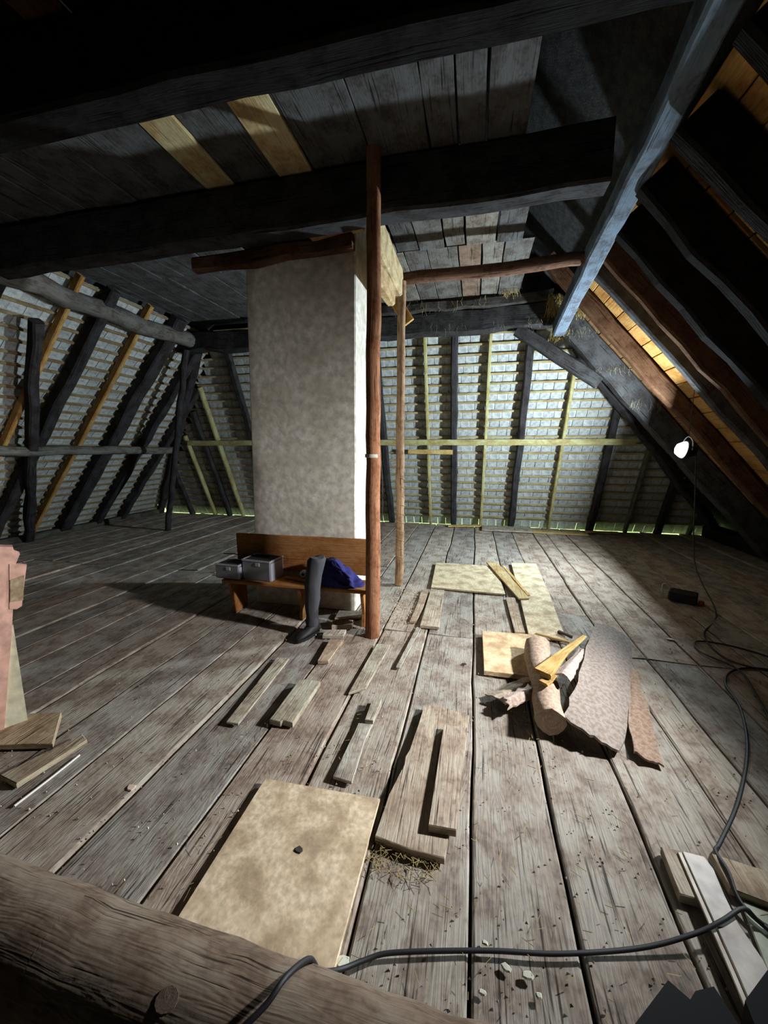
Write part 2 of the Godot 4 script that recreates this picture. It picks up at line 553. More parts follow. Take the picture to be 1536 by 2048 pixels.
func roof_shell():
	var apex := Vector3(-1.98, 7.526, -5.405)
	# hipped end
	var wb := base("wall_back", Vector3(0, 0, HIP_Z))
	tag(wb, "tiled hipped end of the attic roof facing the camera", "", "", "structure")
	var up := Vector3(0, HIP_T, 1).normalized()
	var inward := Vector3.RIGHT.cross(up)
	var out := -inward
	var e := 0.25
	var corner := func(y: float, side: int) -> Vector3:
		return Vector3(hip_x(y)[side] + (-e if side == 0 else e), y, HIP_Z + y / HIP_T)
	var greys := [Color(0.74, 0.76, 0.77), Color(0.84, 0.86, 0.86), Color(0.66, 0.68, 0.68), Color(0.78, 0.79, 0.76)]
	put("backing", slab([corner.call(0.16, 0) + out * 0.08, corner.call(0.16, 1) + out * 0.08, apex + up * e + out * 0.08 + Vector3(e, 0, 0), apex + up * e + out * 0.08 - Vector3(e, 0, 0)], out * 0.2, Color(0.09, 0.09, 0.09), wb.position), M.clay, wb)  # added slab stops light leaks; clay darkened to stand for unlit roof
	tiled(wb, Vector3(0, 0, HIP_Z), Vector3.RIGHT, up, inward, 4.45,
		func(s: float) -> Vector2: return hip_x(s * up.y),
		func(x: float, s: float) -> bool: return x > -0.45 and x < 1.62 and s > 0.9 and s < 4.2,
		greys, Color(0.66, 0.69, 0.60))
	# left slope
	var wl := base("wall_left", Vector3(LEFT_X, 0, -4))
	tag(wl, "tiled left slope of the attic roof", "", "", "structure")
	up = Vector3(1, LEFT_T, 0).normalized()
	var u := Vector3(0, 0, -1)
	inward = u.cross(up)
	out = -inward
	put("backing", slab([Vector3(LEFT_X + 0.18, 0.22, HIP_Z - e) + out * 0.08, Vector3(LEFT_X + 0.18, 0.22, 3.2) + out * 0.08, Vector3(apex.x, apex.y, 3.2) + out * 0.08 + up * e, apex + out * 0.08 + up * e - Vector3(0, 0, e)], out * 0.2, Color(0.09, 0.09, 0.09), wl.position), M.clay, wl)  # same leak-stopping slab, shade put into its dark clay tint
	tiled(wl, Vector3(LEFT_X, 0, 0), u, up, inward, 5.0,
		func(s: float) -> Vector2: return Vector2(1.2, -(HIP_Z + s * up.y / HIP_T)),
		func(x: float, s: float) -> bool: return x > 4.3 and x < 6.2 and s > 2.0 and s < 4.6,
		[Color(0.76, 0.77, 0.77), Color(0.84, 0.85, 0.84), Color(0.68, 0.69, 0.69)], Color(0.46, 0.45, 0.41))
	# right slope: boarded between the rafters
	var wr := base("wall_right", Vector3(RIGHT_X, 0, -4))
	tag(wr, "boarded right slope of the attic roof", "", "", "structure")
	up = Vector3(-1, RIGHT_T, 0).normalized()
	u = Vector3(0, 0, 1)
	inward = u.cross(up)
	out = -inward
	put("backing", slab([Vector3(RIGHT_X + 0.05, -0.05, HIP_Z - e) + out * 0.08, Vector3(RIGHT_X + 0.05, -0.05, 3.2) + out * 0.08, Vector3(apex.x, apex.y, 3.2) + out * 0.08 + up * e, apex + out * 0.08 + up * e - Vector3(0, 0, e)], out * 0.2, Color(0.09, 0.09, 0.09), wr.position), M.clay, wr)  # added behind the boards; dark clay tint stands in for shade
	var s := 1.2
	var k := 0
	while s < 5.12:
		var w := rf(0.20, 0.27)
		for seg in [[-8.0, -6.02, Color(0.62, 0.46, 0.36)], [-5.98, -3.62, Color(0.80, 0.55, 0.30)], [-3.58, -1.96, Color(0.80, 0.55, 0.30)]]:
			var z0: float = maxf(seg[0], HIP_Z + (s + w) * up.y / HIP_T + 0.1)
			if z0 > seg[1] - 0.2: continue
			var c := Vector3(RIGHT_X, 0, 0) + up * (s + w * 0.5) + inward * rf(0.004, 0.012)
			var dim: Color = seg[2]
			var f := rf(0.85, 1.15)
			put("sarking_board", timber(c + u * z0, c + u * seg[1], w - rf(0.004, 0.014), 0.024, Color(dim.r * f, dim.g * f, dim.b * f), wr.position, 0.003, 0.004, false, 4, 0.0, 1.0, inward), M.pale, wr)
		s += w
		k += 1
	# gable behind the camera and the ground outside
	var wf := put("wall_front", slab([Vector3(LEFT_X - 0.6, -0.1, 3.0), Vector3(RIGHT_X + 0.6, -0.1, 3.0), Vector3(-2.2, 7.9, 3.0)], Vector3(0, 0, 0.15), Color(0.25, 0.22, 0.2), Vector3(0, 0, 3)), M.old)
	wf.position = Vector3(0, 0, 3)
	tag(wf, "boarded gable behind the camera", "", "", "structure")
	var lawn := put("lawn", plate([Vector2(-90, -90), Vector2(90, -90), Vector2(90, 90), Vector2(-90, 90)], -3.2, 0.1, Color(0.62, 0.85, 0.30), Vector3(0, -3.2, 0)), plain(Color(0.70, 0.76, 0.42), 0.95))
	lawn.position = Vector3(0, -3.2, 0)
	tag(lawn, "sunlit grass outside, glimpsed through the gap at the eaves", "", "", "structure")

# ---------------------------------------------------------------- floor
func floor_boards():
	var fl := base("floor")
	tag(fl, "old wide dusty plank floor of the attic", "", "", "structure")
	var sub := put("subfloor", plate([Vector2(LEFT_X - 0.1, -8.72), Vector2(RIGHT_X + 0.1, -8.72), Vector2(RIGHT_X + 0.1, 3.1), Vector2(LEFT_X - 0.1, 3.1)], -0.18, 0.13, Color(0.12, 0.1, 0.09), Vector3.ZERO), M.old, fl)
	var joints := [-2.36, -1.98, -1.60, -1.17, -0.78, -0.37, 0.05, 0.42, 0.79, 1.19, 1.43, 1.80, 2.20]
	var x := -2.36
	while x > LEFT_X + 0.2:
		x -= rf(0.27, 0.42)
		joints.push_front(maxf(x, LEFT_X - 0.05))
	x = 2.20
	while x < RIGHT_X - 0.2:
		x += rf(0.30, 0.42)
		joints.append(minf(x, RIGHT_X + 0.05))
	var tones := [Color(0.80, 0.78, 0.75), Color(0.90, 0.84, 0.78), Color(0.72, 0.70, 0.68), Color(0.86, 0.76, 0.69), Color(0.95, 0.90, 0.84)]
	for i in joints.size() - 1:
		var a: float = joints[i]
		var b: float = joints[i + 1]
		var cuts := [-8.7]
		var mid := (a + b) * 0.5
		if mid < -2.9 and mid > -7.0: cuts.append(-4.42 + rf(-0.12, 0.12))
		elif mid > -1.0 and mid < 0.4: cuts.append(-3.40 + rf(-0.02, 0.02))
		elif mid > 1.0 and mid < 2.2: cuts.append(-3.33)
		else: cuts.append(rf(-5.5, -3.8))
		cuts.append(rf(-1.0, -0.2) if absf(mid + 0.2) > 0.45 else 0.4)
		cuts.append(3.05)
		for j in cuts.size() - 1:
			var tone: Color = tones[rng.randi() % tones.size()]
			plank(fl, i, a, b, cuts[j], cuts[j + 1], tone)

func joint_x(i: int, x: float, z: float) -> float:
	return x + 0.016 * noise(z * 26.0, i * 71.0) + 0.006 * noise(z * 140.0, i * 31.0 + 400.0)

func plank(parent: Node3D, i: int, a: float, b: float, z0: float, z1: float, tone: Color):
	var at := Vector3((a + b) * 0.5, 0, (z0 + z1) * 0.5)
	var s := fresh(tone, at)
	var n := maxi(4, int((z1 - z0) / 0.22))
	var lift := rf(-0.010, 0.006)
	var tip := rf(-0.006, 0.006)
	var gap_a := rf(0.003, 0.009)
	var gap_b := rf(0.003, 0.009)
	var sd := rf(0, 900)
	var c := 0.006
	var rings := []
	for j in n + 1:
		var z := lerpf(z0 + 0.004, z1 - 0.004, float(j) / n)
		var l := joint_x(i, a, z) + gap_a
		var r := joint_x(i + 1, b, z) - gap_b
		var y := lift + 0.005 * noise(z * 30.0, sd)
		var m := (l + r) * 0.5
		rings.append(PackedVector3Array([Vector3(l, -0.05, z), Vector3(r, -0.05, z), Vector3(r, y + tip - c, z), Vector3(r - c * 1.4, y + tip, z), Vector3(m, y - 0.002, z), Vector3(l + c * 1.4, y - tip, z), Vector3(l, y - tip - c, z)]))
	s.loft(rings, false)
	var o := put("plank", s.done(), M.old, parent)
	o.position = at

# ---------------------------------------------------------------- loft over the tie beams
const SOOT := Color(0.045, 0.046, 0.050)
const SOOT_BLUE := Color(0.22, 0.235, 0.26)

func loft():
	var ce := base("ceiling", Vector3(0, 3.9, 0))
	tag(ce, "sooty loft boards laid over the tie beams", "", "", "structure")
	var bays := [[3.0, -0.75], [-0.75, -2.05], [-2.05, -3.45], [-3.45, -4.75], [-4.75, -6.55]]
	for bi in bays.size():
		var x: float = [0.1, 0.18, 0.28, 0.42, 0.55][bi]
		var k := 0
		while x > -5.0:
			var w := rf(0.22, 0.36)
			var tone := SOOT_BLUE
			var m: Material = M.old
			if bi == 2:
				w = [0.28, 0.20, 0.21, 0.46, 0.5, 0.30, 0.42, 0.28, 0.42, 0.30][k] if k < 10 else w
				if k == 5: tone = Color(0.92, 0.92, 0.84); m = M.pale
				if k == 7: tone = Color(0.85, 0.86, 0.76); m = M.pale
			elif bi == 1:
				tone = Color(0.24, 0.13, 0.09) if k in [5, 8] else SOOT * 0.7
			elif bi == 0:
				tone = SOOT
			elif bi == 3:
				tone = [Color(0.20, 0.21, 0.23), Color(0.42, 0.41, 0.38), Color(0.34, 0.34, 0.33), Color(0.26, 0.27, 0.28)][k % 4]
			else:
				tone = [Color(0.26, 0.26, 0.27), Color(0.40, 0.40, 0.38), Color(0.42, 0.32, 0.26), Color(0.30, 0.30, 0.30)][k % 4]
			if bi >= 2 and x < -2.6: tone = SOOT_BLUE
			var z0: float = bays[bi][1] - 0.08
			var z1: float = bays[bi][0] - 0.10
			var y := 3.915 + rf(0.0, 0.02) + (0.018 if bi % 2 == 0 else 0.0)
			var in_chimney := x - w < -1.0 and x > -2.4 and bi == 3
			if in_chimney: z1 = -4.42
			var gap := rf(0.006, 0.02)
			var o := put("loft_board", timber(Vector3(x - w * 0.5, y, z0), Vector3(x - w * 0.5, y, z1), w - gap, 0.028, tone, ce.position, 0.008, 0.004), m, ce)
			x -= w
			k += 1
	# tie beams, from the camera inwards
	beam("tie_beam", "soot-black tie beam nearest the camera, crossing overhead", "beam", "tie beams under the loft", Vector3(-5.6, 3.69, -0.75), Vector3(0.95, 3.69, -0.75), 0.22, 0.38, M.old, SOOT, 0.010)
	beam("tie_beam", "soot-black tie beam crossing the top of the picture", "beam", "tie beams under the loft", Vector3(-5.6, 3.69, -2.05), Vector3(0.95, 3.69, -2.05), 0.21, 0.40, M.old, SOOT, 0.010)
	beam("tie_beam", "black tie beam in front of the chimney that the red-brown pole props", "beam", "tie beams under the loft", Vector3(-5.6, 3.68, -3.45), Vector3(0.86, 3.745, -3.45), 0.2, 0.40, M.old, Color(0.115, 0.125, 0.145), 0.012)
	beam("tie_beam", "dark cobwebbed tie beam at the head of the tiled hipped end", "beam", "tie beams under the loft", Vector3(-5.35, 3.55, -6.52), Vector3(1.25, 3.62, -6.52), 0.24, 0.32, M.old, Color(0.10, 0.105, 0.115), 0.03)
	beam("wall_plate", "ragged dark timber lying on top of the farthest tie beam", "beam", "", Vector3(-3.2, 3.80, -6.42), Vector3(1.0, 3.84, -6.42), 0.14, 0.13, M.old, Color(0.14, 0.14, 0.145), 0.04)
	beam("cross_pole", "round red-brown pole lying across under the loft boards behind the chimney", "pole", "", Vector3(-0.98, 3.57, -4.68), Vector3(1.2, 3.60, -4.72), 0.13, 0.13, M.old, Color(0.36, 0.22, 0.17), 0.02, true)

# ---------------------------------------------------------------- purlins, rafters, braces
func on_left(x: float, z: float, d := 0.0) -> Vector3:     # a point d metres inside the left slope
	var n := Vector3(LEFT_T, -1, 0).normalized()
	return Vector3(x, (x - LEFT_X) * LEFT_T, z) + n * d
func on_right(x: float, z: float, d := 0.0) -> Vector3:
	var n := Vector3(-RIGHT_T, -1, 0).normalized()
	return Vector3(x, (RIGHT_X - x) * RIGHT_T, z) + n * d
func on_hip(x: float, y: float, d := 0.0) -> Vector3:
	var n := Vector3(0, -1, HIP_T).normalized()
	return Vector3(x, y, HIP_Z + y / HIP_T) + n * d

func roof_timbers():
	var dark := Color(0.10, 0.10, 0.115)
	var fresh_wood := Color(0.70, 0.82, 0.66)
	# hipped end
	var hip_in := Vector3(0, -1, HIP_T).normalized()
	var words := ["left of the slim pole", "second right of the chimney", "third right of the chimney", "fourth right of the chimney"]
	var xs := [-1.80, -0.40, 0.815, 2.36]
	for i in 4:
		var y: float = minf(4.1, (RIGHT_X - xs[i]) * RIGHT_T - 0.25)
		beam("rafter", "dark rafter on the tiled hipped end, " + ["first right of the chimney", words[1], words[2], words[3]][i], "rafter", "rafters of the hipped end", on_hip(xs[i], 0.03, 0.10), on_hip(xs[i] + [0.0, 0.0, 0.02, 0.0][i], y, 0.10), 0.12, 0.14, M.old, dark, 0.014, false, 0.0, 1.0, hip_in)
	xs = [-0.91, 0.185, 1.57]
	for i in 3:
		beam("new_rafter", "slim pale new rafter on the hipped end, " + ["left one of three", "middle one of three", "right one of three"][i], "rafter", "new rafters of the hipped end", on_hip(xs[i], 0.03, 0.085), on_hip(xs[i], 4.0 if i < 2 else 3.0, 0.085), 0.055, 0.11, M.pale, fresh_wood, 0.003, false, 0.0, 1.0, hip_in)
	xs = [3.02, 3.60, 4.15]
	for i in 3:
		beam("rafter", "rafter in the shade behind the lamp, " + ["left one", "middle one", "rightmost one"][i], "rafter", "rafters behind the lamp", on_hip(xs[i], 0.03, 0.09), on_hip(xs[i], (RIGHT_X - xs[i]) * RIGHT_T - 0.2, 0.09), [0.05, 0.12, 0.05][i], 0.12, M.old, [Color(0.3, 0.32, 0.26), dark, Color(0.3, 0.32, 0.26)][i], 0.006, false, 0.0, 1.0, hip_in)
	xs = [-4.75, -5.62, -6.0, -6.42, -7.1]
	for i in 5:
		var new: bool = i in [1, 3]
		var y: float = minf(3.6, (xs[i] - LEFT_X) * LEFT_T - 0.15)
		beam("new_rafter" if new else "rafter", ("slim pale new" if new else "dark") + " rafter on the hipped end left of the chimney, " + ["nearest the chimney", "right one of two", "between the two pale ones", "left one of two", "nearest the corner"][i], "rafter", "rafters left of the chimney", on_hip(xs[i], 0.03, 0.09), on_hip(xs[i], y, 0.09), 0.055 if new else 0.11, 0.12, M.pale if new else M.old, fresh_wood * 0.9 if new else dark, 0.004 if new else 0.014, false, 0.0, 1.0, hip_in)
	beam("rail", "pale horizontal rail nailed across the rafters of the hipped end", "rail", "", on_hip(-6.35, 1.87, 0.18), on_hip(2.75, 1.87, 0.18), 0.035, 0.11, M.pale, fresh_wood, 0.003)
	beam("offcut", "short pale board end hanging under the horizontal rail", "board", "", on_hip(-1.30, 1.70, 0.20), on_hip(-0.42, 1.69, 0.20), 0.03, 0.09, M.pale, Color(0.85, 0.78, 0.5), 0.004)
	# hip rafters
	beam("hip_rafter", "dark hip rafter in the far left corner of the roof", "rafter", "", Vector3(-8.0, 0.05, -8.55), Vector3(-5.1, 3.62, -6.75), 0.14, 0.16, M.old, dark, 0.02)
	beam("hip_rafter", "dark hip rafter in the far right corner behind the lamp", "rafter", "", Vector3(4.6, 0.05, -8.5), Vector3(1.5, 3.25, -6.95), 0.14, 0.16, M.old, dark, 0.02)
	# left slope
	var ln := Vector3(LEFT_T, -1, 0).normalized()
	var rows := [[-2.9, 0.13, dark, "rafter", "dark rafter on the left slope nearest the camera"],
		[-3.55, 0.12, dark, "rafter", "dark rafter on the left slope, second from the camera"],
		[-4.33, 0.06, Color(0.85, 0.62, 0.36), "new_rafter", "slim orange-brown rafter near the left edge of the picture"],
		[-4.77, 0.16, dark, "rafter", "broad black rafter between the two orange-brown ones"],
		[-5.43, 0.07, Color(0.80, 0.60, 0.36), "new_rafter", "slim orange-brown rafter in the middle of the left slope"],
		[-6.02, 0.24, dark, "rafter", "broadest black rafter on the left slope"],
		[-6.75, 0.14, dark, "rafter", "dark rafter on the left slope, second from the corner"],
		[-7.35, 0.12, dark, "rafter", "dark rafter on the left slope nearest the corner"]]
	for r in rows:
		var z: float = r[0]
		var top := minf(3.9, (z - HIP_Z) * HIP_T - 0.2)
		var new: bool = r[3] == "new_rafter"
		var d := 0.09 if new else 0.11
		beam(r[3], r[4], "rafter", "rafters of the left slope", on_left(LEFT_X + 0.05, z, d), on_left(LEFT_X + top / LEFT_T, z, d), r[1], 0.11 if new else 0.15, M.pale if new else M.old, r[2], 0.004 if new else 0.018, false, 0.0, 1.0, ln)
	beam("wind_brace", "dark diagonal brace at the left edge of the picture", "brace", "", on_left(-8.05, -5.30, 0.24), on_left(-5.42, -3.95, 0.24), 0.13, 0.13, M.old, dark, 0.02, false, 0.0, 1.0, ln)
	beam("rail_log", "grey round log rail running across the left rafters", "rail", "", on_left(-6.70, -2.0, 0.24), on_left(-6.72, -7.55, 0.24), 0.15, 0.15, M.old, Color(0.36, 0.37, 0.36), 0.02, true)
	beam("purlin", "knobbly grey log purlin carrying the left rafters", "purlin", "", Vector3(-5.10, 3.56, -1.5), Vector3(-5.06, 3.58, -6.62), 0.24, 0.24, M.old, Color(0.34, 0.34, 0.34), 0.045, true)
	beam("brace", "thin dark brace standing under the far end of the left purlin", "brace", "", Vector3(-6.15, 0.02, -6.7), Vector3(-5.08, 3.42, -6.35), 0.11, 0.11, M.old, dark, 0.02, true)
	# right slope
	var rn := Vector3(-RIGHT_T, -1, 0).normalized()
	var rr := [[-6.80, 0.20, Color(0.17, 0.18, 0.20), "broad dark cobwebbed rafter slanting down to the lamp", 0.32],
		[-6.02, 0.12, Color(0.25, 0.14, 0.09), "red-brown rafter between the orange roof boards", 0.20],
		[-5.30, 0.12, Color(0.16, 0.17, 0.19), "black rafter at the near edge of the orange roof boards", 0.15],
		[-4.80, 0.10, Color(0.22, 0.13, 0.09), "brown rafter above the lamp, first on the near side of the black one", 0.22],
		[-4.25, 0.13, SOOT, "soot-black rafter made deep to shade the boards on the right slope, first on the near side of the brown one", 0.28],  # from here on, depth and spacing are shaped to shade the boards
		[-3.68, 0.13, SOOT, "soot-black rafter made deep to shade the boards on the right slope, second on the near side of the brown one", 0.28],
		[-3.10, 0.13, SOOT, "soot-black rafter made deep to shade the boards on the right slope, third on the near side of the brown one", 0.28],
		[-2.50, 0.13, SOOT, "soot-black rafter made deep to shade the boards on the right slope, fourth on the near side of the brown one", 0.28],
		[-1.90, 0.13, SOOT, "soot-black rafter made deep to shade the boards on the right slope nearest the camera", 0.28]]
	for r in rr:
		beam("rafter", r[3], "rafter", "rafters of the right slope", on_right(RIGHT_X - 0.1, r[0], r[4] * 0.5 + 0.03), on_right(0.95 if r[0] < -5.9 else 1.36, r[0], r[4] * 0.5 + 0.03), r[1], r[4], M.old, r[2], 0.016, false, 0.0, 1.0, rn)
	beam("purlin", "squared purlin tinted blue-grey for cold lamp light, running from overhead down to the far junction", "purlin", "", Vector3(1.10, 4.02, -1.5), Vector3(1.10, 3.38, -6.36), 0.17, 0.19, M.old, Color(0.27, 0.36, 0.50), 0.014)  # dark grey timber with the cold lamp blue put into its tint
	beam("strut", "dark strut leaning from the purlin end to the farthest tie beam", "brace", "", Vector3(0.55, 3.45, -6.50), Vector3(1.75, 2.65, -6.55), 0.14, 0.18, M.old, Color(0.10, 0.105, 0.115), 0.02)
	beam("eave_plate", "grey sill timber along the foot of the left slope", "beam", "", Vector3(-7.98, 0.06, 2.5), Vector3(-7.98, 0.06, -8.4), 0.14, 0.12, M.old, Color(0.22, 0.22, 0.2), 0.012)
	beam("eave_plate", "added dark sill timber covering the bright gap along the foot of the right slope", "beam", "", Vector3(4.50, 0.10, 2.5), Vector3(4.50, 0.10, -8.6), 0.30, 0.22, M.old, SOOT, 0.012)  # put in to cover the bright daylight gap at the far corner
	# straw hanging from the far junction
	hay("hay_tuft", "dry straw tuft hanging beside the end of the blue-tinted purlin", Vector3(1.02, 3.78, -6.30), 90, 0.10, 0.34)
	hay("hay_tuft", "dry straw tuft on the right side of the purlin end", Vector3(1.34, 3.62, -6.20), 60, 0.08, 0.22)
	hay("hay_tuft", "straw and cobweb strands hanging under the far junction", Vector3(1.12, 3.42, -6.38), 40, 0.12, 0.25)
	hay("hay_tuft", "straw caught on the loft boards above the farthest tie beam", Vector3(0.42, 3.93, -6.25), 50, 0.10, 0.14)
	hay("hay_tuft", "straw strands draped along the farthest tie beam", Vector3(-0.6, 3.86, -6.34), 26, 0.7, 0.22)

func cobwebs():
	var grey := Color(0.75, 0.78, 0.82)
	for k in 3:
		var x: float = [1.45, 1.95, 2.4][k]
		hay("cobweb", ["dusty cobweb threads on the upper part of the broad dark rafter", "dusty cobweb threads on the middle of the broad dark rafter", "dusty cobweb threads on the rafter just above the lamp"][k], Vector3(x, (RIGHT_X - x) * RIGHT_T - 0.30, -6.66), 22, 0.24, 0.16, grey, 0.0012)
	hay("cobweb", "dusty cobweb threads hanging from the farthest tie beam", Vector3(0.2, 3.52, -6.36), 24, 0.9, 0.20, grey, 0.0012)

func hay(called: String, label: String, at: Vector3, count: int, spread: float, drop: float, tint := Color(0.8, 0.75, 0.55), thin := 0.0022):
	var s := Shape.new(tint)
	s.smooth(false)
	for i in count:
		var p := Vector3(rf(-spread, spread), rf(-0.03, 0.05), rf(-0.06, 0.06))
		var pts := [p]
		for k in 3: pts.append(pts[k] + Vector3(rf(-0.03, 0.03), -rf(0.3, 1.0) * drop / 3.0, rf(-0.03, 0.03)))
		for k in 3:
			var a: Vector3 = pts[k]
			var b: Vector3 = pts[k + 1]
			var w := Vector3(thin, 0, 0)
			var q := Vector3(0, 0, thin)
			s.quad(a - w, b - w, b + w, a + w, Vector2.ZERO, Vector2.ZERO, Vector2.ZERO, Vector2.ZERO)
			s.quad(a - q, b - q, b + q, a + q, Vector2.ZERO, Vector2.ZERO, Vector2.ZERO, Vector2.ZERO)
	var o := put(called, s.done(), M.straw)
	o.position = at
	tag(o, label, "straw" if called == "hay_tuft" else "cobweb", "", "stuff")

# ---------------------------------------------------------------- chimney and props
func chimney_and_poles():
	var c := base("chimney", Vector3(-1.72, 0, -4.05))
	tag(c, "tall square plastered chimney stack standing behind the bench", "chimney")
	var s := fresh(Color(0.86, 0.84, 0.80))
	var rings := []
	for j in 14:
		var y := 3.92 * j / 13.0
		var r := PackedVector3Array()
		var l := lerpf(-0.60, -0.51, j / 13.0)
		var rr := lerpf(0.555, 0.605, j / 13.0)
		var k := 0.012
		for p in [Vector2(l + k, 0.33), Vector2(0.0, 0.332), Vector2(rr - k, 0.33), Vector2(rr, 0.33 - k), Vector2(rr, -0.33), Vector2(l, -0.33), Vector2(l, 0.33 - k)]:
			r.append(Vector3(p.x + 0.004 * noise(y * 60.0, p.x * 90.0), y, p.y + 0.004 * noise(y * 50.0, p.x * 70.0 + 300.0)))
		rings.append(r)
	s.loft(rings, false)
	put("stack", s.done(), M.plaster, c)
	beam("trimmer", "red-brown trimmer timber across the head of the chimney", "beam", "", Vector3(-2.75, 3.47, -3.66), Vector3(-1.12, 3.50, -3.66), 0.09, 0.14, M.old, Color(0.30, 0.17, 0.12), 0.02)
	# new timber beside the chimney head
	beam("trimmer", "mottled new plank on edge beside the chimney head", "board", "", Vector3(-0.92, 3.56, -3.58), Vector3(-0.90, 3.50, -4.62), 0.10, 0.30, M.ply, Color(0.74, 0.68, 0.50), 0.006)
	beam("plank_end", "splintered pale plank under the mottled plank beside the chimney", "board", "", Vector3(-0.97, 3.30, -3.75), Vector3(-0.93, 3.28, -4.35), 0.10, 0.20, M.ply, Color(0.72, 0.60, 0.42), 0.02)
	beam("brace", "short pale wooden brace at the head of the slim pole", "brace", "", Vector3(-0.98, 3.40, -4.66), Vector3(-0.78, 3.10, -4.66), 0.05, 0.13, M.pale, Color(0.80, 0.62, 0.36), 0.004)
	beam("board_end", "pale board end resting on the chimney head", "board", "", Vector3(-1.5, 3.55, -3.62), Vector3(-1.02, 3.59, -3.60), 0.10, 0.025, M.pale, Color(0.80, 0.66, 0.44), 0.004)
	# the two props
	var p := base("pole_prop", Vector3(-0.85, 0, -3.25))
	tag(p, "thick red-brown pole propping the tie beam in front of the chimney", "pole")
	put("shaft", timber(Vector3(0, -0.002, 0.02), Vector3(0.015, 4.05, -0.02), 0.135, 0.135, Color(0.78, 0.40, 0.25), Vector3.ZERO, 0.012, 0.02, true, 18, 0.0, 0.82, Vector3.BACK), M.old, p)
	put("tape_band", tube_ring(Vector3(0.004, 1.63, 0.0), 0.067, 0.03, Color(0.85, 0.82, 0.76)), M.plaster, p)
	put("wire", tube([Vector3(0.06, 1.68, -0.05), Vector3(0.075, 1.3, -0.06), Vector3(0.07, 0.85, -0.05)], 0.003, Color.WHITE, Vector3.ZERO), M.rubber, p)
	p = base("pole_prop", Vector3(-0.862, 0, -4.62))
	tag(p, "slim pale pole wound with twine propping the cross pole", "pole")
	put("shaft", timber(Vector3(0, -0.002, 0), Vector3(0.0, 3.52, 0.0), 0.105, 0.105, Color(0.82, 0.56, 0.38), Vector3.ZERO, 0.016, 0.02, true, 16, 0.0, 0.85, Vector3.BACK), M.old, p)
	var turns := []
	for k in 70: turns.append(Vector3(cos(k * 0.9) * 0.057, 0.35 + k * 0.0155, sin(k * 0.9) * 0.057))
	put("twine", tube(turns, 0.003, Color(0.85, 0.75, 0.55), Vector3.ZERO, 5), M.straw, p)

func tube_ring(at: Vector3, r: float, h: float, tint: Color) -> ArrayMesh:
	var s := fresh(tint)
	var rings := []
	for y in [-h, -h * 0.8, h * 0.8, h]:
		var ring := PackedVector3Array()
		var q: float = r * (0.97 if absf(y) == h else 1.0)
		for k in 16: ring.append(at + Vector3(cos(TAU * k / 16) * q, y * 0.5, sin(TAU * k / 16) * q))
		rings.append(ring)
	s.loft(rings)
	return s.done()

# ---------------------------------------------------------------- the bench and what lies on it
func side_board(poly: Array, x: float, th: float, tint: Color) -> ArrayMesh:     # outline in z, y at the plane x
	var c := []
	for p in poly: c.append(Vector3(x, p.y, p.x))
	return slab(c, Vector3(th, 0, 0), tint, Vector3.ZERO)

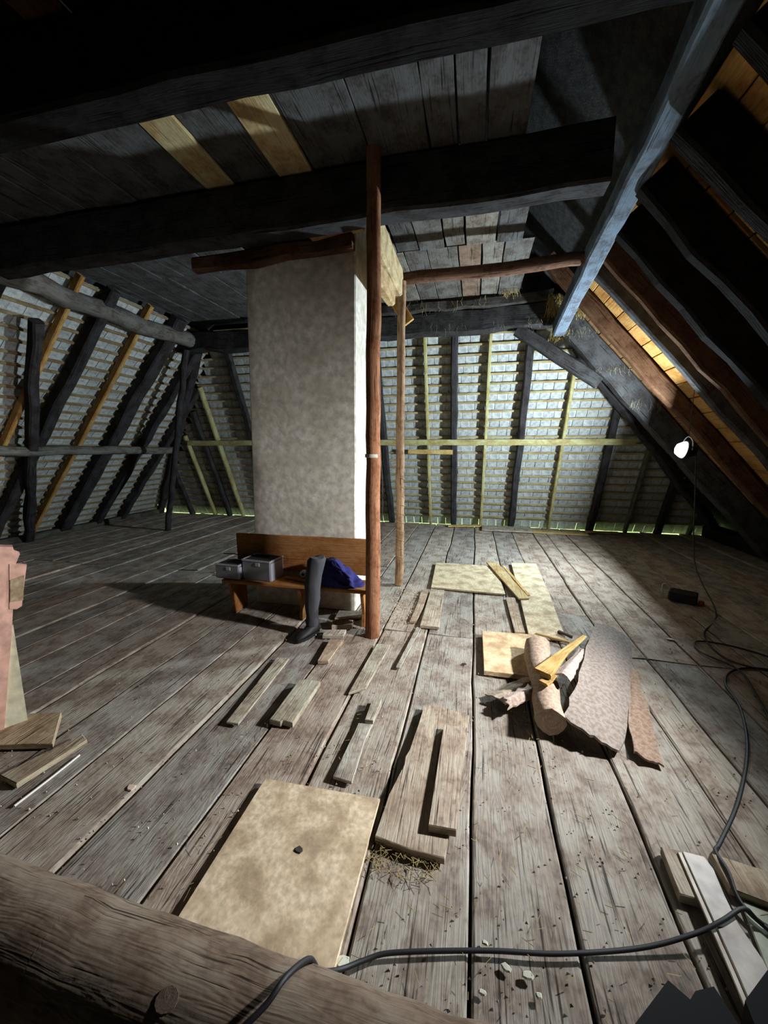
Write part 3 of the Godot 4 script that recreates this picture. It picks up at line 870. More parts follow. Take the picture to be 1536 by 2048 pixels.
func bench_group():
	var wood := Color(0.60, 0.36, 0.22)
	var b := base("bench", Vector3(-1.70, 0, -3.48))
	tag(b, "brown wooden bench with a plank back against the chimney", "bench")
	put("seat", timber(Vector3(-0.76, 0.356, 0.0), Vector3(0.78, 0.37, 0.01), 0.30, 0.036, wood, Vector3.ZERO, 0.003, 0.008), M.pale, b)
	put("backrest", timber(Vector3(-0.77, 0.60, -0.175), Vector3(0.73, 0.61, -0.175), 0.030, 0.38, wood, Vector3.ZERO, 0.003, 0.008), M.pale, b)
	var side := [Vector2(-0.15, 0.0), Vector2(0.10, 0.0), Vector2(0.085, 0.12), Vector2(0.13, 0.30), Vector2(0.14, 0.34), Vector2(-0.15, 0.34)]
	for x in [-0.70, 0.06, 0.70]:
		put("side_panel", side_board(side, x, 0.03, wood * 0.95), M.pale, b)
	put("rail", timber(Vector3(-0.70, 0.29, -0.10), Vector3(0.72, 0.30, -0.10), 0.03, 0.09, wood * 0.9, Vector3.ZERO, 0.003, 0.006), M.pale, b)
	# two metal boxes
	var grey := plain(Color(0.50, 0.50, 0.52), 0.45, 0.35)
	var edge := plain(Color(0.72, 0.73, 0.76), 0.4, 0.5)
	for k in 2:
		var size: Vector3 = [Vector3(0.33, 0.20, 0.24), Vector3(0.28, 0.145, 0.20)][k]
		var t := base("metal_box", [Vector3(-2.085, 0.376, -3.50), Vector3(-2.41, 0.3745, -3.46)][k])
		t.rotation.y = [-0.10, -0.06][k]
		tag(t, ["larger grey metal box on the bench with a dark open top", "smaller grey metal box at the left end of the bench"][k], "box")
		put("body", brick(size, Color.WHITE, 0.008), grey, t)
		var rim := put("lid_rim", frame(size.x + 0.008, size.z + 0.008, 0.018, 0.016), edge, t)
		rim.position.y = size.y - 0.006
		put("end_plate", side_plate(size), edge, t)
		var h := put("latch", brick(Vector3(0.05, 0.035, 0.008), Color.WHITE, 0.002), edge, t)
		h.position = Vector3(0.02, size.y - 0.05, size.z * 0.5 + 0.002)
		var inside := put("contents", brick(Vector3(size.x - 0.03, 0.012, size.z - 0.03), Color.WHITE, 0.003), plain(Color(0.10, 0.10, 0.09), 0.8), t)
		inside.position.y = size.y - 0.004
	# blue jacket: a crumpled heap
	var s := Shape.new(Color.WHITE)
	var rings := []
	var fold := FastNoiseLite.new()
	fold.seed = 12
	fold.frequency = 7.0
	fold.fractal_type = FastNoiseLite.FRACTAL_RIDGED
	fold.fractal_octaves = 3
	for j in 19:
		var v := j / 18.0
		var ring := PackedVector3Array()
		for i in 48:
			var a := TAU * i / 48.0
			var r := sqrt(maxf(0.0, 1.0 - v * v * v))
			var x := cos(a) * 0.20 * r * (1.0 - 0.25 * v) - 0.09 * v
			var z := sin(a) * 0.11 * r
			var y := 0.25 * v * (1.0 - 0.55 * clampf((x + 0.12) / 0.3, 0.0, 1.0))
			var n := fold.get_noise_3d(x, y * 1.2, z)
			var out := Vector3(cos(a) * 0.9, 0.5, sin(a)) * n * 0.042
			if j == 0: out.y = 0.0
			ring.append(Vector3(x, y, z) + out)
		rings.append(ring)
	s.loft(rings)
	var o := put("jacket", s.done(), plain(Color(0.075, 0.07, 0.34), 0.85))
	o.position = Vector3(-1.20, 0.383, -3.45)
	tag(o, "crumpled dark blue jacket lying on the bench", "jacket")
	# tools
	var t := base("hammer", Vector3(-1.66, 0.383, -3.44))
	tag(t, "wooden-handled hammer lying on the bench beside the larger box", "hammer")
	put("handle", timber(Vector3(-0.17, 0.014, -0.05), Vector3(0.12, 0.014, 0.03), 0.028, 0.024, Color(0.55, 0.32, 0.18), Vector3.ZERO, 0.002, 0.006), M.pale, t)
	put("head", timber(Vector3(0.10, 0.018, 0.08), Vector3(0.14, 0.018, -0.03), 0.034, 0.034, Color.WHITE, Vector3.ZERO, 0.001, 0.006), M.rubber, t)
	t = base("pliers", Vector3(-1.24, 0.385, -3.385))
	tag(t, "pale blue handled tool in front of the blue jacket", "tool")
	put("handle", timber(Vector3(0.0, 0.012, 0), Vector3(0.10, 0.012, 0.01), 0.035, 0.022, Color.WHITE, Vector3.ZERO, 0.002, 0.006), plain(Color(0.62, 0.75, 0.80), 0.5), t)
	put("jaws", timber(Vector3(-0.16, 0.008, 0.02), Vector3(0.0, 0.010, 0), 0.022, 0.014, Color.WHITE, Vector3.ZERO, 0.002, 0.004), M.rubber, t)
	t = base("tape_roll", Vector3(-1.665, 0.384, -3.56))
	tag(t, "small white tape roll standing at the back of the bench", "tape roll")
	var rr := []
	for k in 4:
		var ring2 := PackedVector3Array()
		for i in 18: ring2.append(Vector3(cos(TAU * i / 18) * [0.034, 0.038, 0.038, 0.034][k], 0.038 + sin(TAU * i / 18) * [0.034, 0.038, 0.038, 0.034][k], [-0.02, -0.018, 0.018, 0.02][k]))
		rr.append(ring2)
	s = Shape.new()
	s.loft(rr)
	put("roll", s.done(), plain(Color(0.85, 0.86, 0.9), 0.5), t)
	s = Shape.new()
	var r2 := []
	for z in [0.019, 0.022]:
		var ring3 := PackedVector3Array()
		for i in 12: ring3.append(Vector3(cos(TAU * i / 12) * 0.016, 0.038 + sin(TAU * i / 12) * 0.016, z))
		r2.append(ring3)
	s.loft(r2)
	put("core", s.done(), M.black, t)
	o = put("iron_rod", tube([Vector3(-0.27, 0, 0), Vector3(0, 0.002, 0.0), Vector3(0.27, 0.0, 0)], 0.006, Color.WHITE, Vector3.ZERO), M.black)
	o.position = Vector3(-2.30, 0.588, -3.54)
	tag(o, "thin black iron rod lying across the metal boxes", "rod")
	# offcuts below the right end of the bench
	board("offcut", "thin board offcut on the floor under the bench", "board", [Vector2(-1.32, -3.64), Vector2(-1.02, -3.68), Vector2(-1.06, -3.52), Vector2(-1.30, -3.46)], 0.008, 0.018, M.old, Color(0.95, 0.88, 0.8))
	board("offcut", "short thick offcut at the foot of the red-brown pole", "board", [Vector2(-1.28, -3.34), Vector2(-1.09, -3.40), Vector2(-1.07, -3.30), Vector2(-1.25, -3.24)], 0.008, 0.045, M.old, Color(1.0, 0.86, 0.74))
	board("offcut", "flat offcut in front of the bench beside the boot", "board", [Vector2(-1.30, -3.17), Vector2(-1.10, -3.22), Vector2(-1.09, -3.10), Vector2(-1.27, -3.06)], 0.008, 0.03, M.old, Color(1.0, 0.92, 0.84))
	person_leg()

func frame(w: float, d: float, h: float, t: float) -> ArrayMesh:
	var st := SurfaceTool.new()
	st.begin(Mesh.PRIMITIVE_TRIANGLES)
	for k in 4:
		var size := Vector3(w, h, t) if k < 2 else Vector3(t, h, d - 2 * t)
		var at: Vector3 = [Vector3(0, 0, d * 0.5 - t * 0.5), Vector3(0, 0, -d * 0.5 + t * 0.5), Vector3(w * 0.5 - t * 0.5, 0, 0), Vector3(-w * 0.5 + t * 0.5, 0, 0)][k]
		st.append_from(brick(size, Color.WHITE, 0.003), 0, Transform3D(Basis.IDENTITY, at))
	return st.commit()

func side_plate(size: Vector3) -> ArrayMesh:
	var st := SurfaceTool.new()
	st.begin(Mesh.PRIMITIVE_TRIANGLES)
	st.append_from(brick(Vector3(0.006, size.y - 0.02, size.z - 0.02), Color.WHITE, 0.002), 0, Transform3D(Basis.IDENTITY, Vector3(size.x * 0.5 + 0.002, 0.004, 0)))
	return st.commit()

# a helper's lower leg, standing before the bench
func person_leg():
	var t := base("person", Vector3(-1.39, 0.006, -3.12))
	tag(t, "lower leg in grey work trousers and dark boot before the bench", "person")
	var s := Shape.new(Color.WHITE)
	var rings := []
	var prof := [[0.09, 0.052, 0.060, 0.0, 0.0], [0.13, 0.060, 0.066, 0.0, 0.0], [0.18, 0.052, 0.060, 0.0, 0.0], [0.26, 0.062, 0.070, 0.0, -0.005], [0.34, 0.066, 0.078, 0.005, -0.012], [0.43, 0.068, 0.076, 0.012, 0.0], [0.50, 0.070, 0.078, 0.02, 0.012], [0.56, 0.072, 0.080, 0.03, 0.012], [0.64, 0.076, 0.084, 0.045, 0.0], [0.70, 0.080, 0.088, 0.055, -0.01], [0.735, 0.06, 0.068, 0.06, -0.01]]
	for j in prof.size():
		var p: Array = prof[j]
		var ring := PackedVector3Array()
		for i in 20:
			var a := TAU * i / 20.0
			var f := 1.0 + 0.14 * noise(i * 45.0, j * 33.0 + 70.0)
			ring.append(Vector3(p[3] + cos(a) * p[1] * f, p[0] + 0.008 * sin(a * 2.0 + j), p[4] + sin(a) * p[2] * f))
		rings.append(ring)
	s.loft(rings)
	put("trouser_leg", s.done(), plain(Color(0.20, 0.20, 0.21), 0.9), t)
	s = Shape.new(Color.WHITE)
	rings = []
	for q in [[-0.085, 0.030, 0.07, 0.0], [-0.07, 0.040, 0.10, 0.0], [-0.02, 0.044, 0.125, 0.0], [0.03, 0.045, 0.12, 0.0], [0.08, 0.046, 0.085, -0.004], [0.13, 0.050, 0.072, -0.01], [0.17, 0.044, 0.058, -0.012], [0.195, 0.022, 0.035, -0.012]]:
		var ring := PackedVector3Array()
		for i in 16:
			var a := TAU * i / 16.0
			ring.append(Vector3(q[3] + cos(a) * q[1], 0.02 + maxf(0.0, sin(a) * 0.5 + 0.5) * (q[2] - 0.02), q[0]))
		rings.append(ring)
	s.loft(rings)
	var boot := put("boot", s.done(), plain(Color(0.10, 0.08, 0.07), 0.7), t)
	s = Shape.new(Color.WHITE)
	rings = []
	for y in [0.0, 0.026]:
		var ring := PackedVector3Array()
		for i in 20:
			var a := TAU * i / 20.0
			ring.append(Vector3(cos(a) * (0.05 if sin(a) > 0.0 else 0.044) - 0.006, y, 0.052 + sin(a) * 0.148))
		rings.append(ring)
	s.loft(rings, false)
	put("sole", s.done(), M.black, boot)
	boot.rotation.y = -0.35

# ---------------------------------------------------------------- sheets, boards and planks on the floor
func panels_on_floor():
	board("plywood_sheet", "large mottled plywood sheet lying in the left foreground", "board", [Vector2(-0.987, -1.569), Vector2(-0.385, -1.588), Vector2(-0.382, -0.938), Vector2(-0.985, -0.935)], 0.012, 0.016, M.ply, Color(0.96, 0.90, 0.80))
	board("plank", "wide reddish plank with a wavy left edge beside the plywood sheet", "plank", [Vector2(-0.258, -2.317), Vector2(-0.12, -2.31), Vector2(0.025, -2.275), Vector2(-0.005, -1.85), Vector2(-0.060, -1.365), Vector2(-0.21, -1.37), Vector2(-0.360, -1.390), Vector2(-0.345, -1.60), Vector2(-0.305, -1.80), Vector2(-0.310, -1.85), Vector2(-0.294, -1.91), Vector2(-0.275, -2.1)], 0.010, 0.032, M.old, Color(1.24, 0.90, 0.78))
	board("plank", "narrow plank lying on top of the wide reddish plank", "plank", [Vector2(-0.119, -2.109), Vector2(0.017, -2.110), Vector2(0.002, -1.8), Vector2(-0.019, -1.464), Vector2(-0.137, -1.460), Vector2(-0.131, -1.8)], 0.042, 0.036, M.old, Color(1.18, 0.90, 0.79))
	board("plank", "short plank with a split front end in front of the bench", "plank", [Vector2(-1.175, -2.40), Vector2(-1.021, -2.40), Vector2(-1.022, -1.955), Vector2(-1.09, -1.965), Vector2(-1.10, -1.948), Vector2(-1.175, -1.955)], 0.010, 0.034, M.old, Color(1.08, 0.98, 0.84))
	board("strip", "splintered pale strip of wood beside the wide reddish plank", "board", [Vector2(-0.635, -2.27), Vector2(-0.540, -2.275), Vector2(-0.560, -1.95), Vector2(-0.548, -1.648), Vector2(-0.652, -1.66), Vector2(-0.640, -2.0)], 0.010, 0.014, M.old, Color(1.25, 1.12, 0.95))
	board("block", "small wooden block on the far end of the splintered strip", "block", [Vector2(-0.603, -2.287), Vector2(-0.545, -2.29), Vector2(-0.548, -2.08), Vector2(-0.597, -2.075)], 0.024, 0.028, M.old, Color(1.25, 1.08, 0.9))
	board("plank", "small flat plank in front of the square far panel", "plank", [Vector2(-0.450, -4.46), Vector2(-0.292, -4.45), Vector2(-0.285, -4.0), Vector2(-0.266, -3.465), Vector2(-0.446, -3.465)], 0.010, 0.026, M.old, Color(1.02, 0.92, 0.78))
	board("strip", "crooked brown strip left of the small flat plank", "board", [Vector2(-0.56, -4.45), Vector2(-0.47, -4.47), Vector2(-0.475, -3.95), Vector2(-0.50, -3.56), Vector2(-0.56, -3.55), Vector2(-0.55, -4.0)], 0.008, 0.016, M.old, Color(0.95, 0.82, 0.68))
	board("plywood_sheet", "square pale panel farthest back on the lit floor", "board", [Vector2(-0.499, -5.58), Vector2(0.345, -5.60), Vector2(0.405, -4.50), Vector2(-0.459, -4.54)], 0.010, 0.018, M.ply, Color(0.86, 0.84, 0.72))
	board("board", "slim pale board lying aslant across two far panels", "board", [Vector2(0.225, -5.70), Vector2(0.382, -5.70), Vector2(0.650, -4.38), Vector2(0.536, -4.34)], 0.031, 0.018, M.pale, Color(0.84, 0.80, 0.68))
	board("strip", "thin lath lying beside the slim aslant board", "board", [Vector2(0.44, -5.60), Vector2(0.475, -5.60), Vector2(0.675, -4.50), Vector2(0.645, -4.49)], 0.029, 0.012, M.pale, Color(0.95, 0.86, 0.62))
	board("board", "long pale board running from the far panel towards the bark heap", "board", [Vector2(0.580, -5.82), Vector2(0.931, -5.85), Vector2(0.90, -4.6), Vector2(0.847, -3.49), Vector2(0.535, -3.47), Vector2(0.56, -4.6)], 0.010, 0.018, M.ply, Color(0.86, 0.84, 0.74))
	board("plywood_sheet", "small thick pale panel left of the bark heap", "board", [Vector2(0.125, -3.46), Vector2(0.58, -3.49), Vector2(0.53, -2.80), Vector2(0.128, -2.80)], 0.010, 0.036, M.ply, Color(0.98, 0.84, 0.66))
	board("strip", "rounded brown slat between the small plank and the long board", "board", [Vector2(0.40, -4.40), Vector2(0.50, -4.42), Vector2(0.51, -3.55), Vector2(0.42, -3.54)], 0.008, 0.02, M.old, Color(1.0, 0.86, 0.70))
	board("strip", "flat wooden strip running from the red-brown pole towards the camera", "board", [Vector2(-0.765, -3.05), Vector2(-0.65, -3.06), Vector2(-0.69, -2.42), Vector2(-0.79, -2.34)], 0.010, 0.016, M.old, Color(1.1, 0.98, 0.84))
	board("strip", "dark brown strip in front of the boot", "board", [Vector2(-1.18, -3.02), Vector2(-1.06, -3.04), Vector2(-1.07, -2.68), Vector2(-1.15, -2.66)], 0.008, 0.03, M.old, Color(1.0, 0.82, 0.66))
	board("strip", "narrow light splinter lying between the two strips before the pole", "board", [Vector2(-0.475, -3.46), Vector2(-0.435, -3.44), Vector2(-0.505, -2.74), Vector2(-0.535, -2.74)], 0.008, 0.012, M.old, Color(1.3, 1.15, 0.95))
	board("strip", "long narrow batten lying on the planks left of the short plank", "board", [Vector2(-1.50, -2.66), Vector2(-1.40, -2.67), Vector2(-1.36, -1.9), Vector2(-1.44, -1.9)], 0.008, 0.014, M.old, Color(1.05, 0.96, 0.82))
	# scraps along the foot of the hipped end
	board("lath", "thin broken lath at the foot of the hipped end behind the slim pole", "lath", [Vector2(-0.52, -8.46), Vector2(0.20, -8.62), Vector2(0.2, -8.50), Vector2(-0.5, -8.34)], 0.01, 0.03, M.pale, Color(0.9, 0.82, 0.55), "laths at the eaves")
	board("board", "grey board lying along the foot of the hipped end", "board", [Vector2(0.2, -8.55), Vector2(1.2, -8.62), Vector2(1.2, -8.1), Vector2(0.2, -8.12)], 0.01, 0.03, M.old, Color(0.95, 0.9, 0.8))
	board("lath", "pale lath at the foot of the hipped end right of the grey board", "lath", [Vector2(1.18, -8.30), Vector2(2.2, -8.20), Vector2(2.2, -8.06), Vector2(1.18, -8.12)], 0.01, 0.03, M.pale, Color(0.85, 0.8, 0.58), "laths at the eaves")
	board("lath", "rightmost pale lath at the foot of the hipped end below the lamp", "lath", [Vector2(2.22, -8.45), Vector2(2.85, -8.50), Vector2(2.85, -8.40), Vector2(2.22, -8.34)], 0.01, 0.03, M.pale, Color(0.9, 0.92, 0.6), "laths at the eaves")
	# left side
	board("board", "square brown board end lying beside the pink post", "board", [Vector2(-2.72, -1.38), Vector2(-2.80, -1.64), Vector2(-2.50, -1.72), Vector2(-2.28, -1.50)], 0.01, 0.03, M.old, Color(1.0, 0.82, 0.58))
	board("strip", "ragged strip of wood at the left edge of the picture", "board", [Vector2(-2.32, -1.27), Vector2(-2.19, -1.60), Vector2(-2.12, -1.57), Vector2(-2.18, -1.25)], 0.01, 0.028, M.old, Color(0.95, 0.84, 0.66))
	var st := put("white_stick", tube([Vector3(0, 0, 0.16), Vector3(0.003, 0.0, 0), Vector3(0, 0, -0.16)], 0.006, Color.WHITE, Vector3.ZERO), plain(Color(0.85, 0.84, 0.8), 0.6))
	st.position = Vector3(-2.08, 0.012, -1.33)
	tag(st, "thin white stick on the floor at the left", "stick")
	# bottom right
	var wb := base("painted_board", Vector3(0.95, 0.0, -1.40))
	tag(wb, "white painted tongue-and-groove board in the lower right corner", "board")
	put("face", plate([Vector2(-0.056, -0.200), Vector2(0.017, -0.195), Vector2(0.027, -0.150), Vector2(0.013, -0.05), Vector2(0.008, 0.04), Vector2(0.022, 0.14), Vector2(0.010, 0.42), Vector2(-0.100, 0.42), Vector2(-0.080, 0.20)], 0.045, 0.016, Color(0.92, 0.92, 0.97), Vector3.ZERO), M.plaster, wb)
	put("tongue", plate([Vector2(-0.072, -0.200), Vector2(-0.060, -0.200), Vector2(-0.084, 0.20), Vector2(-0.104, 0.42), Vector2(-0.117, 0.42), Vector2(-0.097, 0.20)], 0.045, 0.009, Color(0.85, 0.82, 0.78), Vector3.ZERO), M.plaster, wb)
	board("block", "wooden block under the far end of the white board", "block", [Vector2(0.825, -1.617), Vector2(0.91, -1.616), Vector2(0.89, -1.425), Vector2(0.812, -1.431)], 0.008, 0.036, M.old, Color(0.9, 0.84, 0.76))
	board("plank", "brown plank running off the right edge behind the white board", "plank", [Vector2(1.015, -1.635), Vector2(1.45, -1.56), Vector2(1.43, -1.40), Vector2(1.012, -1.502)], 0.010, 0.030, M.old, Color(1.0, 0.9, 0.74))
	board("sheet", "pale green sheet at the right edge beside the white board", "sheet", [Vector2(1.040, -1.490), Vector2(1.42, -1.39), Vector2(1.30, -1.0), Vector2(0.98, -1.20)], 0.008, 0.006, M.plaster, Color(0.68, 0.78, 0.70))

# ---------------------------------------------------------------- log and bark
func bark_piece(called: String, label: String, rows: Array, th: float, tint: Color, rough := 0.02):
	# rows of points across; each row the same length; a warped sheet with thickness
	var s := fresh(tint)
	var nr := rows.size()
	var nc: int = rows[0].size()
	var sub := 5
	var pts := []
	var at := Vector3.ZERO
	for r in rows:
		for p in r: at += p / float(nr * nc)
	at.y = 0
	seed_at += 31.0
	var h := (nr - 1) * sub
	var w := (nc - 1) * sub
	for j in h + 1:
		var line := []
		for i in w + 1:
			var fj := float(j) / sub
			var fi := float(i) / sub
			var j0 := mini(int(fj), nr - 2)
			var i0 := mini(int(fi), nc - 2)
			var a: Vector3 = rows[j0][i0].lerp(rows[j0][i0 + 1], fi - i0)
			var b: Vector3 = rows[j0 + 1][i0].lerp(rows[j0 + 1][i0 + 1], fi - i0)
			var p := a.lerp(b, fj - j0) - at
			p.y += noise(i * 40.0 + seed_at, j * 40.0) * rough
			if i == 0 or i == w: p.x += noise(j * 70.0, seed_at + i) * 0.03
			if j == 0 or j == h: p.z += noise(i * 70.0, seed_at + j) * 0.04
			line.append(p)
		pts.append(line)
	var d := Vector3(0, -th, 0)
	s.smooth(true)
	for j in h:
		for i in w:
			var a: Vector3 = pts[j][i]
			var b: Vector3 = pts[j][i + 1]
			var c: Vector3 = pts[j + 1][i + 1]
			var e: Vector3 = pts[j + 1][i]
			var ua := Vector2(a.x, a.z)
			var ub := Vector2(b.x, b.z)
			var uc := Vector2(c.x, c.z)
			var ue := Vector2(e.x, e.z)
			s.quad(a, e, c, b, ua, ue, uc, ub)
			s.quad(a + d, b + d, c + d, e + d, ua, ub, uc, ue)
	s.smooth(false)
	var rim := []
	for i in w + 1: rim.append(pts[0][i])
	for j in range(1, h + 1): rim.append(pts[j][w])
	for i in range(w - 1, -1, -1): rim.append(pts[h][i])
	for j in range(h - 1, 0, -1): rim.append(pts[j][0])
	for i in rim.size():
		var a: Vector3 = rim[i]
		var b: Vector3 = rim[(i + 1) % rim.size()]
		s.quad(a, b, b + d, a + d, Vector2(0, i * 0.02), Vector2(0, i * 0.02 + 0.02), Vector2(th, i * 0.02 + 0.02), Vector2(th, i * 0.02))
	var o := put(called, s.done(), M.rough)
	o.position = at
	tag(o, label, "bark")

func bark_heap():
	var lg := base("log", Vector3(0.52, 0.0, -2.65))
	tag(lg, "short round log lying under the bark heap", "log")
	put("trunk", timber(Vector3(0.03, 0.105, -0.50), Vector3(-0.03, 0.09, 0.42), 0.19, 0.19, Color(0.86, 0.76, 0.66), Vector3.ZERO, 0.018, 0.02, true, 8, 0.0, 0.9), M.rough, lg)
	bark_piece("bark_slab", "largest grey bark slab leaning on the log", [
		[Vector3(1.129, 0.12, -3.736), Vector3(1.278, 0.09, -3.709), Vector3(1.401, 0.03, -3.635)],
		[Vector3(0.737, 0.20, -2.656), Vector3(0.904, 0.15, -2.657), Vector3(1.123, 0.045, -2.791)],
		[Vector3(0.572, 0.145, -2.256), Vector3(0.716, 0.10, -2.168), Vector3(0.856, 0.045, -2.134)]], 0.016, Color(0.58, 0.575, 0.575), 0.02)
	bark_piece("bark_slab", "flat reddish bark slab on the floor at the right of the heap", [
		[Vector3(1.19, 0.04, -3.05), Vector3(1.226, 0.05, -3.051), Vector3(1.262, 0.04, -3.073)],
		[Vector3(0.99, 0.055, -2.476), Vector3(1.041, 0.05, -2.478), Vector3(1.135, 0.03, -2.545)],
		[Vector3(0.905, 0.05, -2.16), Vector3(0.967, 0.04, -2.14), Vector3(1.039, 0.028, -2.125)]], 0.012, Color(0.66, 0.55, 0.47), 0.012)
	bark_piece("bark_curl", "grey curled bark strip left of the log", [
		[Vector3(0.129, 0.03, -2.532), Vector3(0.302, 0.05, -2.658), Vector3(0.413, 0.07, -2.751)],
		[Vector3(0.190, 0.07, -2.464), Vector3(0.325, 0.09, -2.56), Vector3(0.46, 0.10, -2.664)],
		[Vector3(0.247, 0.05, -2.442), Vector3(0.373, 0.06, -2.543), Vector3(0.493, 0.07, -2.647)]], 0.010, Color(0.85, 0.82, 0.74), 0.008)
	bark_piece("bark_curl", "smaller pale bark strip lying against the log", [
		[Vector3(0.234, 0.10, -2.43), Vector3(0.37, 0.11, -2.539), Vector3(0.466, 0.12, -2.598)],
		[Vector3(0.251, 0.12, -2.373), Vector3(0.377, 0.13, -2.471), Vector3(0.468, 0.13, -2.548)],
		[Vector3(0.273, 0.08, -2.35), Vector3(0.385, 0.09, -2.43), Vector3(0.473, 0.10, -2.50)]], 0.010, Color(1.0, 0.92, 0.88), 0.008)
	bark_piece("bark_curl", "grey bark trough between the log and the largest slab", [
		[Vector3(0.558, 0.21, -2.573), Vector3(0.691, 0.22, -2.771), Vector3(0.83, 0.22, -2.982)],
		[Vector3(0.610, 0.25, -2.54), Vector3(0.714, 0.25, -2.72), Vector3(0.827, 0.24, -2.93)],
		[Vector3(0.666, 0.22, -2.507), Vector3(0.719, 0.22, -2.649), Vector3(0.843, 0.21, -2.92)]], 0.010, Color(0.90, 0.88, 0.90), 0.008)
	# the fresh splinter and a dark stick
	beam("splinter", "yellow freshly split piece of wood lying over the log", "wood", "", Vector3(0.475, 0.24, -2.53), Vector3(0.885, 0.25, -3.10), 0.10, 0.03, M.pale, Color(0.72, 0.66, 0.44), 0.02, false, 0.0, 0.35)
	beam("splinter", "small yellow chip of wood below the split piece", "wood", "", Vector3(0.475, 0.205, -2.46), Vector3(0.57, 0.22, -2.56), 0.07, 0.02, M.pale, Color(0.74, 0.66, 0.46), 0.015, false, 0.0, 0.6)
	beam("stick", "thin pale stick on the floor behind the log", "stick", "", Vector3(0.60, 0.038, -3.54), Vector3(0.86, 0.036, -3.43), 0.022, 0.016, M.pale, Color(0.9, 0.82, 0.66), 0.006)
	beam("stick", "short dark stick on the floor behind the yellow split piece", "stick", "", Vector3(0.80, 0.04, -3.60), Vector3(0.90, 0.04, -3.52), 0.03, 0.022, M.old, Color(0.25, 0.2, 0.18), 0.008)

# ---------------------------------------------------------------- foreground and cables
func foreground():
	# tie beam / log at the camera's feet
	var lg := base("floor_log", Vector3(-1.1, 0, -0.68))
	tag(lg, "thick brown rough log lying across the lower left foreground", "log")
	put("trunk", timber(Vector3(-1.15, 0.155, -0.045), Vector3(1.25, 0.14, -0.015), 0.345, 0.34, Color(0.50, 0.42, 0.36), Vector3.ZERO, 0.007, 0.02, true, 30, 0.0, 0.85), M.old, lg)
	var knot := put("knot", timber(Vector3(0.37, 0.22, 0.02), Vector3(0.372, 0.284, 0.035), 0.085, 0.07, Color(0.28, 0.24, 0.21), Vector3.ZERO, 0.006, 0.01, true, 3, 0.0, 0.7), M.rough, lg)
	# pink post at the left edge
	var p := base("painted_post", Vector3(-2.72, 0, -1.60))
	tag(p, "salmon pink painted post with a bracket at the left edge", "post")
	var pink := Color(0.92, 0.56, 0.48)
	var back := Vector3(-0.06, 0, -0.037)
	var o0 := p.position
	var face := func(list: Array) -> Array:
		var out := []
		for q in list: out.append(q - o0)
		return out
	put("post", slab(face.call([Vector3(-2.72, 1.18, -1.46), Vector3(-2.594, 1.13, -1.662), Vector3(-2.593, 1.10, -1.664), Vector3(-2.581, 1.083, -1.683), Vector3(-2.595, 1.028, -1.66), Vector3(-2.626, 0.636, -1.611), Vector3(-2.674, 0.095, -1.533), Vector3(-2.683, 0.0, -1.52), Vector3(-2.83, 0.0, -1.28)]), back, pink, Vector3.ZERO), M.plaster, p)
	put("bracket", slab(face.call([Vector3(-2.605, 1.033, -1.638), Vector3(-2.567, 1.011, -1.700), Vector3(-2.577, 0.923, -1.684), Vector3(-2.593, 0.769, -1.659), Vector3(-2.605, 0.757, -1.639), Vector3(-2.621, 0.766, -1.612)]), back * 0.5, pink, Vector3.ZERO), M.plaster, p)
	put("worn_plate", slab(face.call([Vector3(-2.606, 0.938, -1.630), Vector3(-2.573, 0.954, -1.683), Vector3(-2.584, 0.804, -1.665), Vector3(-2.614, 0.808, -1.617)]), back * 0.1, Color(0.58, 0.50, 0.42), Vector3.ZERO), M.ply, p)
	put("foot_board", slab(face.call([Vector3(-2.640, 0.66, -1.63), Vector3(-2.630, 0.0, -1.617), Vector3(-2.70, 0.0, -1.51), Vector3(-2.69, 0.60, -1.56)]), back * 0.35, Color(0.80, 0.78, 0.62), Vector3.ZERO), M.plaster, p)
	# black scraps in the lower right corner
	var char := plain(Color(0.012, 0.010, 0.010), 0.95)
	var list := [[[Vector3(0.42, 0.2, -0.80), Vector3(0.467, 0.2, -0.923), Vector3(0.593, 0.2, -1.04), Vector3(0.633, 0.2, -1.009), Vector3(0.66, 0.2, -0.80)], "leftmost black beam end in the lower right corner"],
		[[Vector3(0.665, 0.18, -0.80), Vector3(0.640, 0.18, -1.02), Vector3(0.665, 0.18, -1.045), Vector3(0.722, 0.18, -1.068), Vector3(0.745, 0.18, -0.99), Vector3(0.735, 0.18, -0.80)], "middle black beam end in the lower right corner"],
		[[Vector3(0.75, 0.2, -0.80), Vector3(0.780, 0.2, -1.041), Vector3(0.888, 0.2, -1.132), Vector3(1.2, 0.2, -1.30), Vector3(1.2, 0.2, -0.80)], "rightmost black beam end in the lower right corner"]]
	for k in 3:
		var o := put("black_beam", slab(list[k][0], Vector3(0, -0.175, 0), Color.WHITE, Vector3(0.8, 0, -0.95)), char)
		o.position = Vector3(0.8, 0, -0.95)
		tag(o, list[k][1], "beam", "black beam ends")
	# cables
	var y := 0.014
	var c1 := [Vector3(-0.85, 0.02, -0.34), Vector3(-0.62, 0.17, -0.50), Vector3(-0.52, 0.305, -0.60), Vector3(-0.455, 0.335, -0.67), Vector3(-0.43, 0.335, -0.73), Vector3(-0.41, 0.25, -0.825), Vector3(-0.40, 0.13, -0.875), Vector3(-0.36, 0.045, -0.94), Vector3(-0.29, 0.016, -1.00), Vector3(-0.201, y, -1.04), Vector3(0.093, y, -1.113), Vector3(0.343, y, -1.162), Vector3(0.612, 0.02, -1.236), Vector3(0.80, 0.05, -1.30), Vector3(0.90, 0.073, -1.345), Vector3(1.00, 0.073, -1.405), Vector3(1.06, 0.03, -1.40), Vector3(1.2, 0.02, -1.36)]
	var o := put("cable", tube(c1, 0.0075, Color.WHITE, Vector3.ZERO), M.rubber)
	tag(o, "black cable crossing the whole foreground in a shallow arc", "cable")
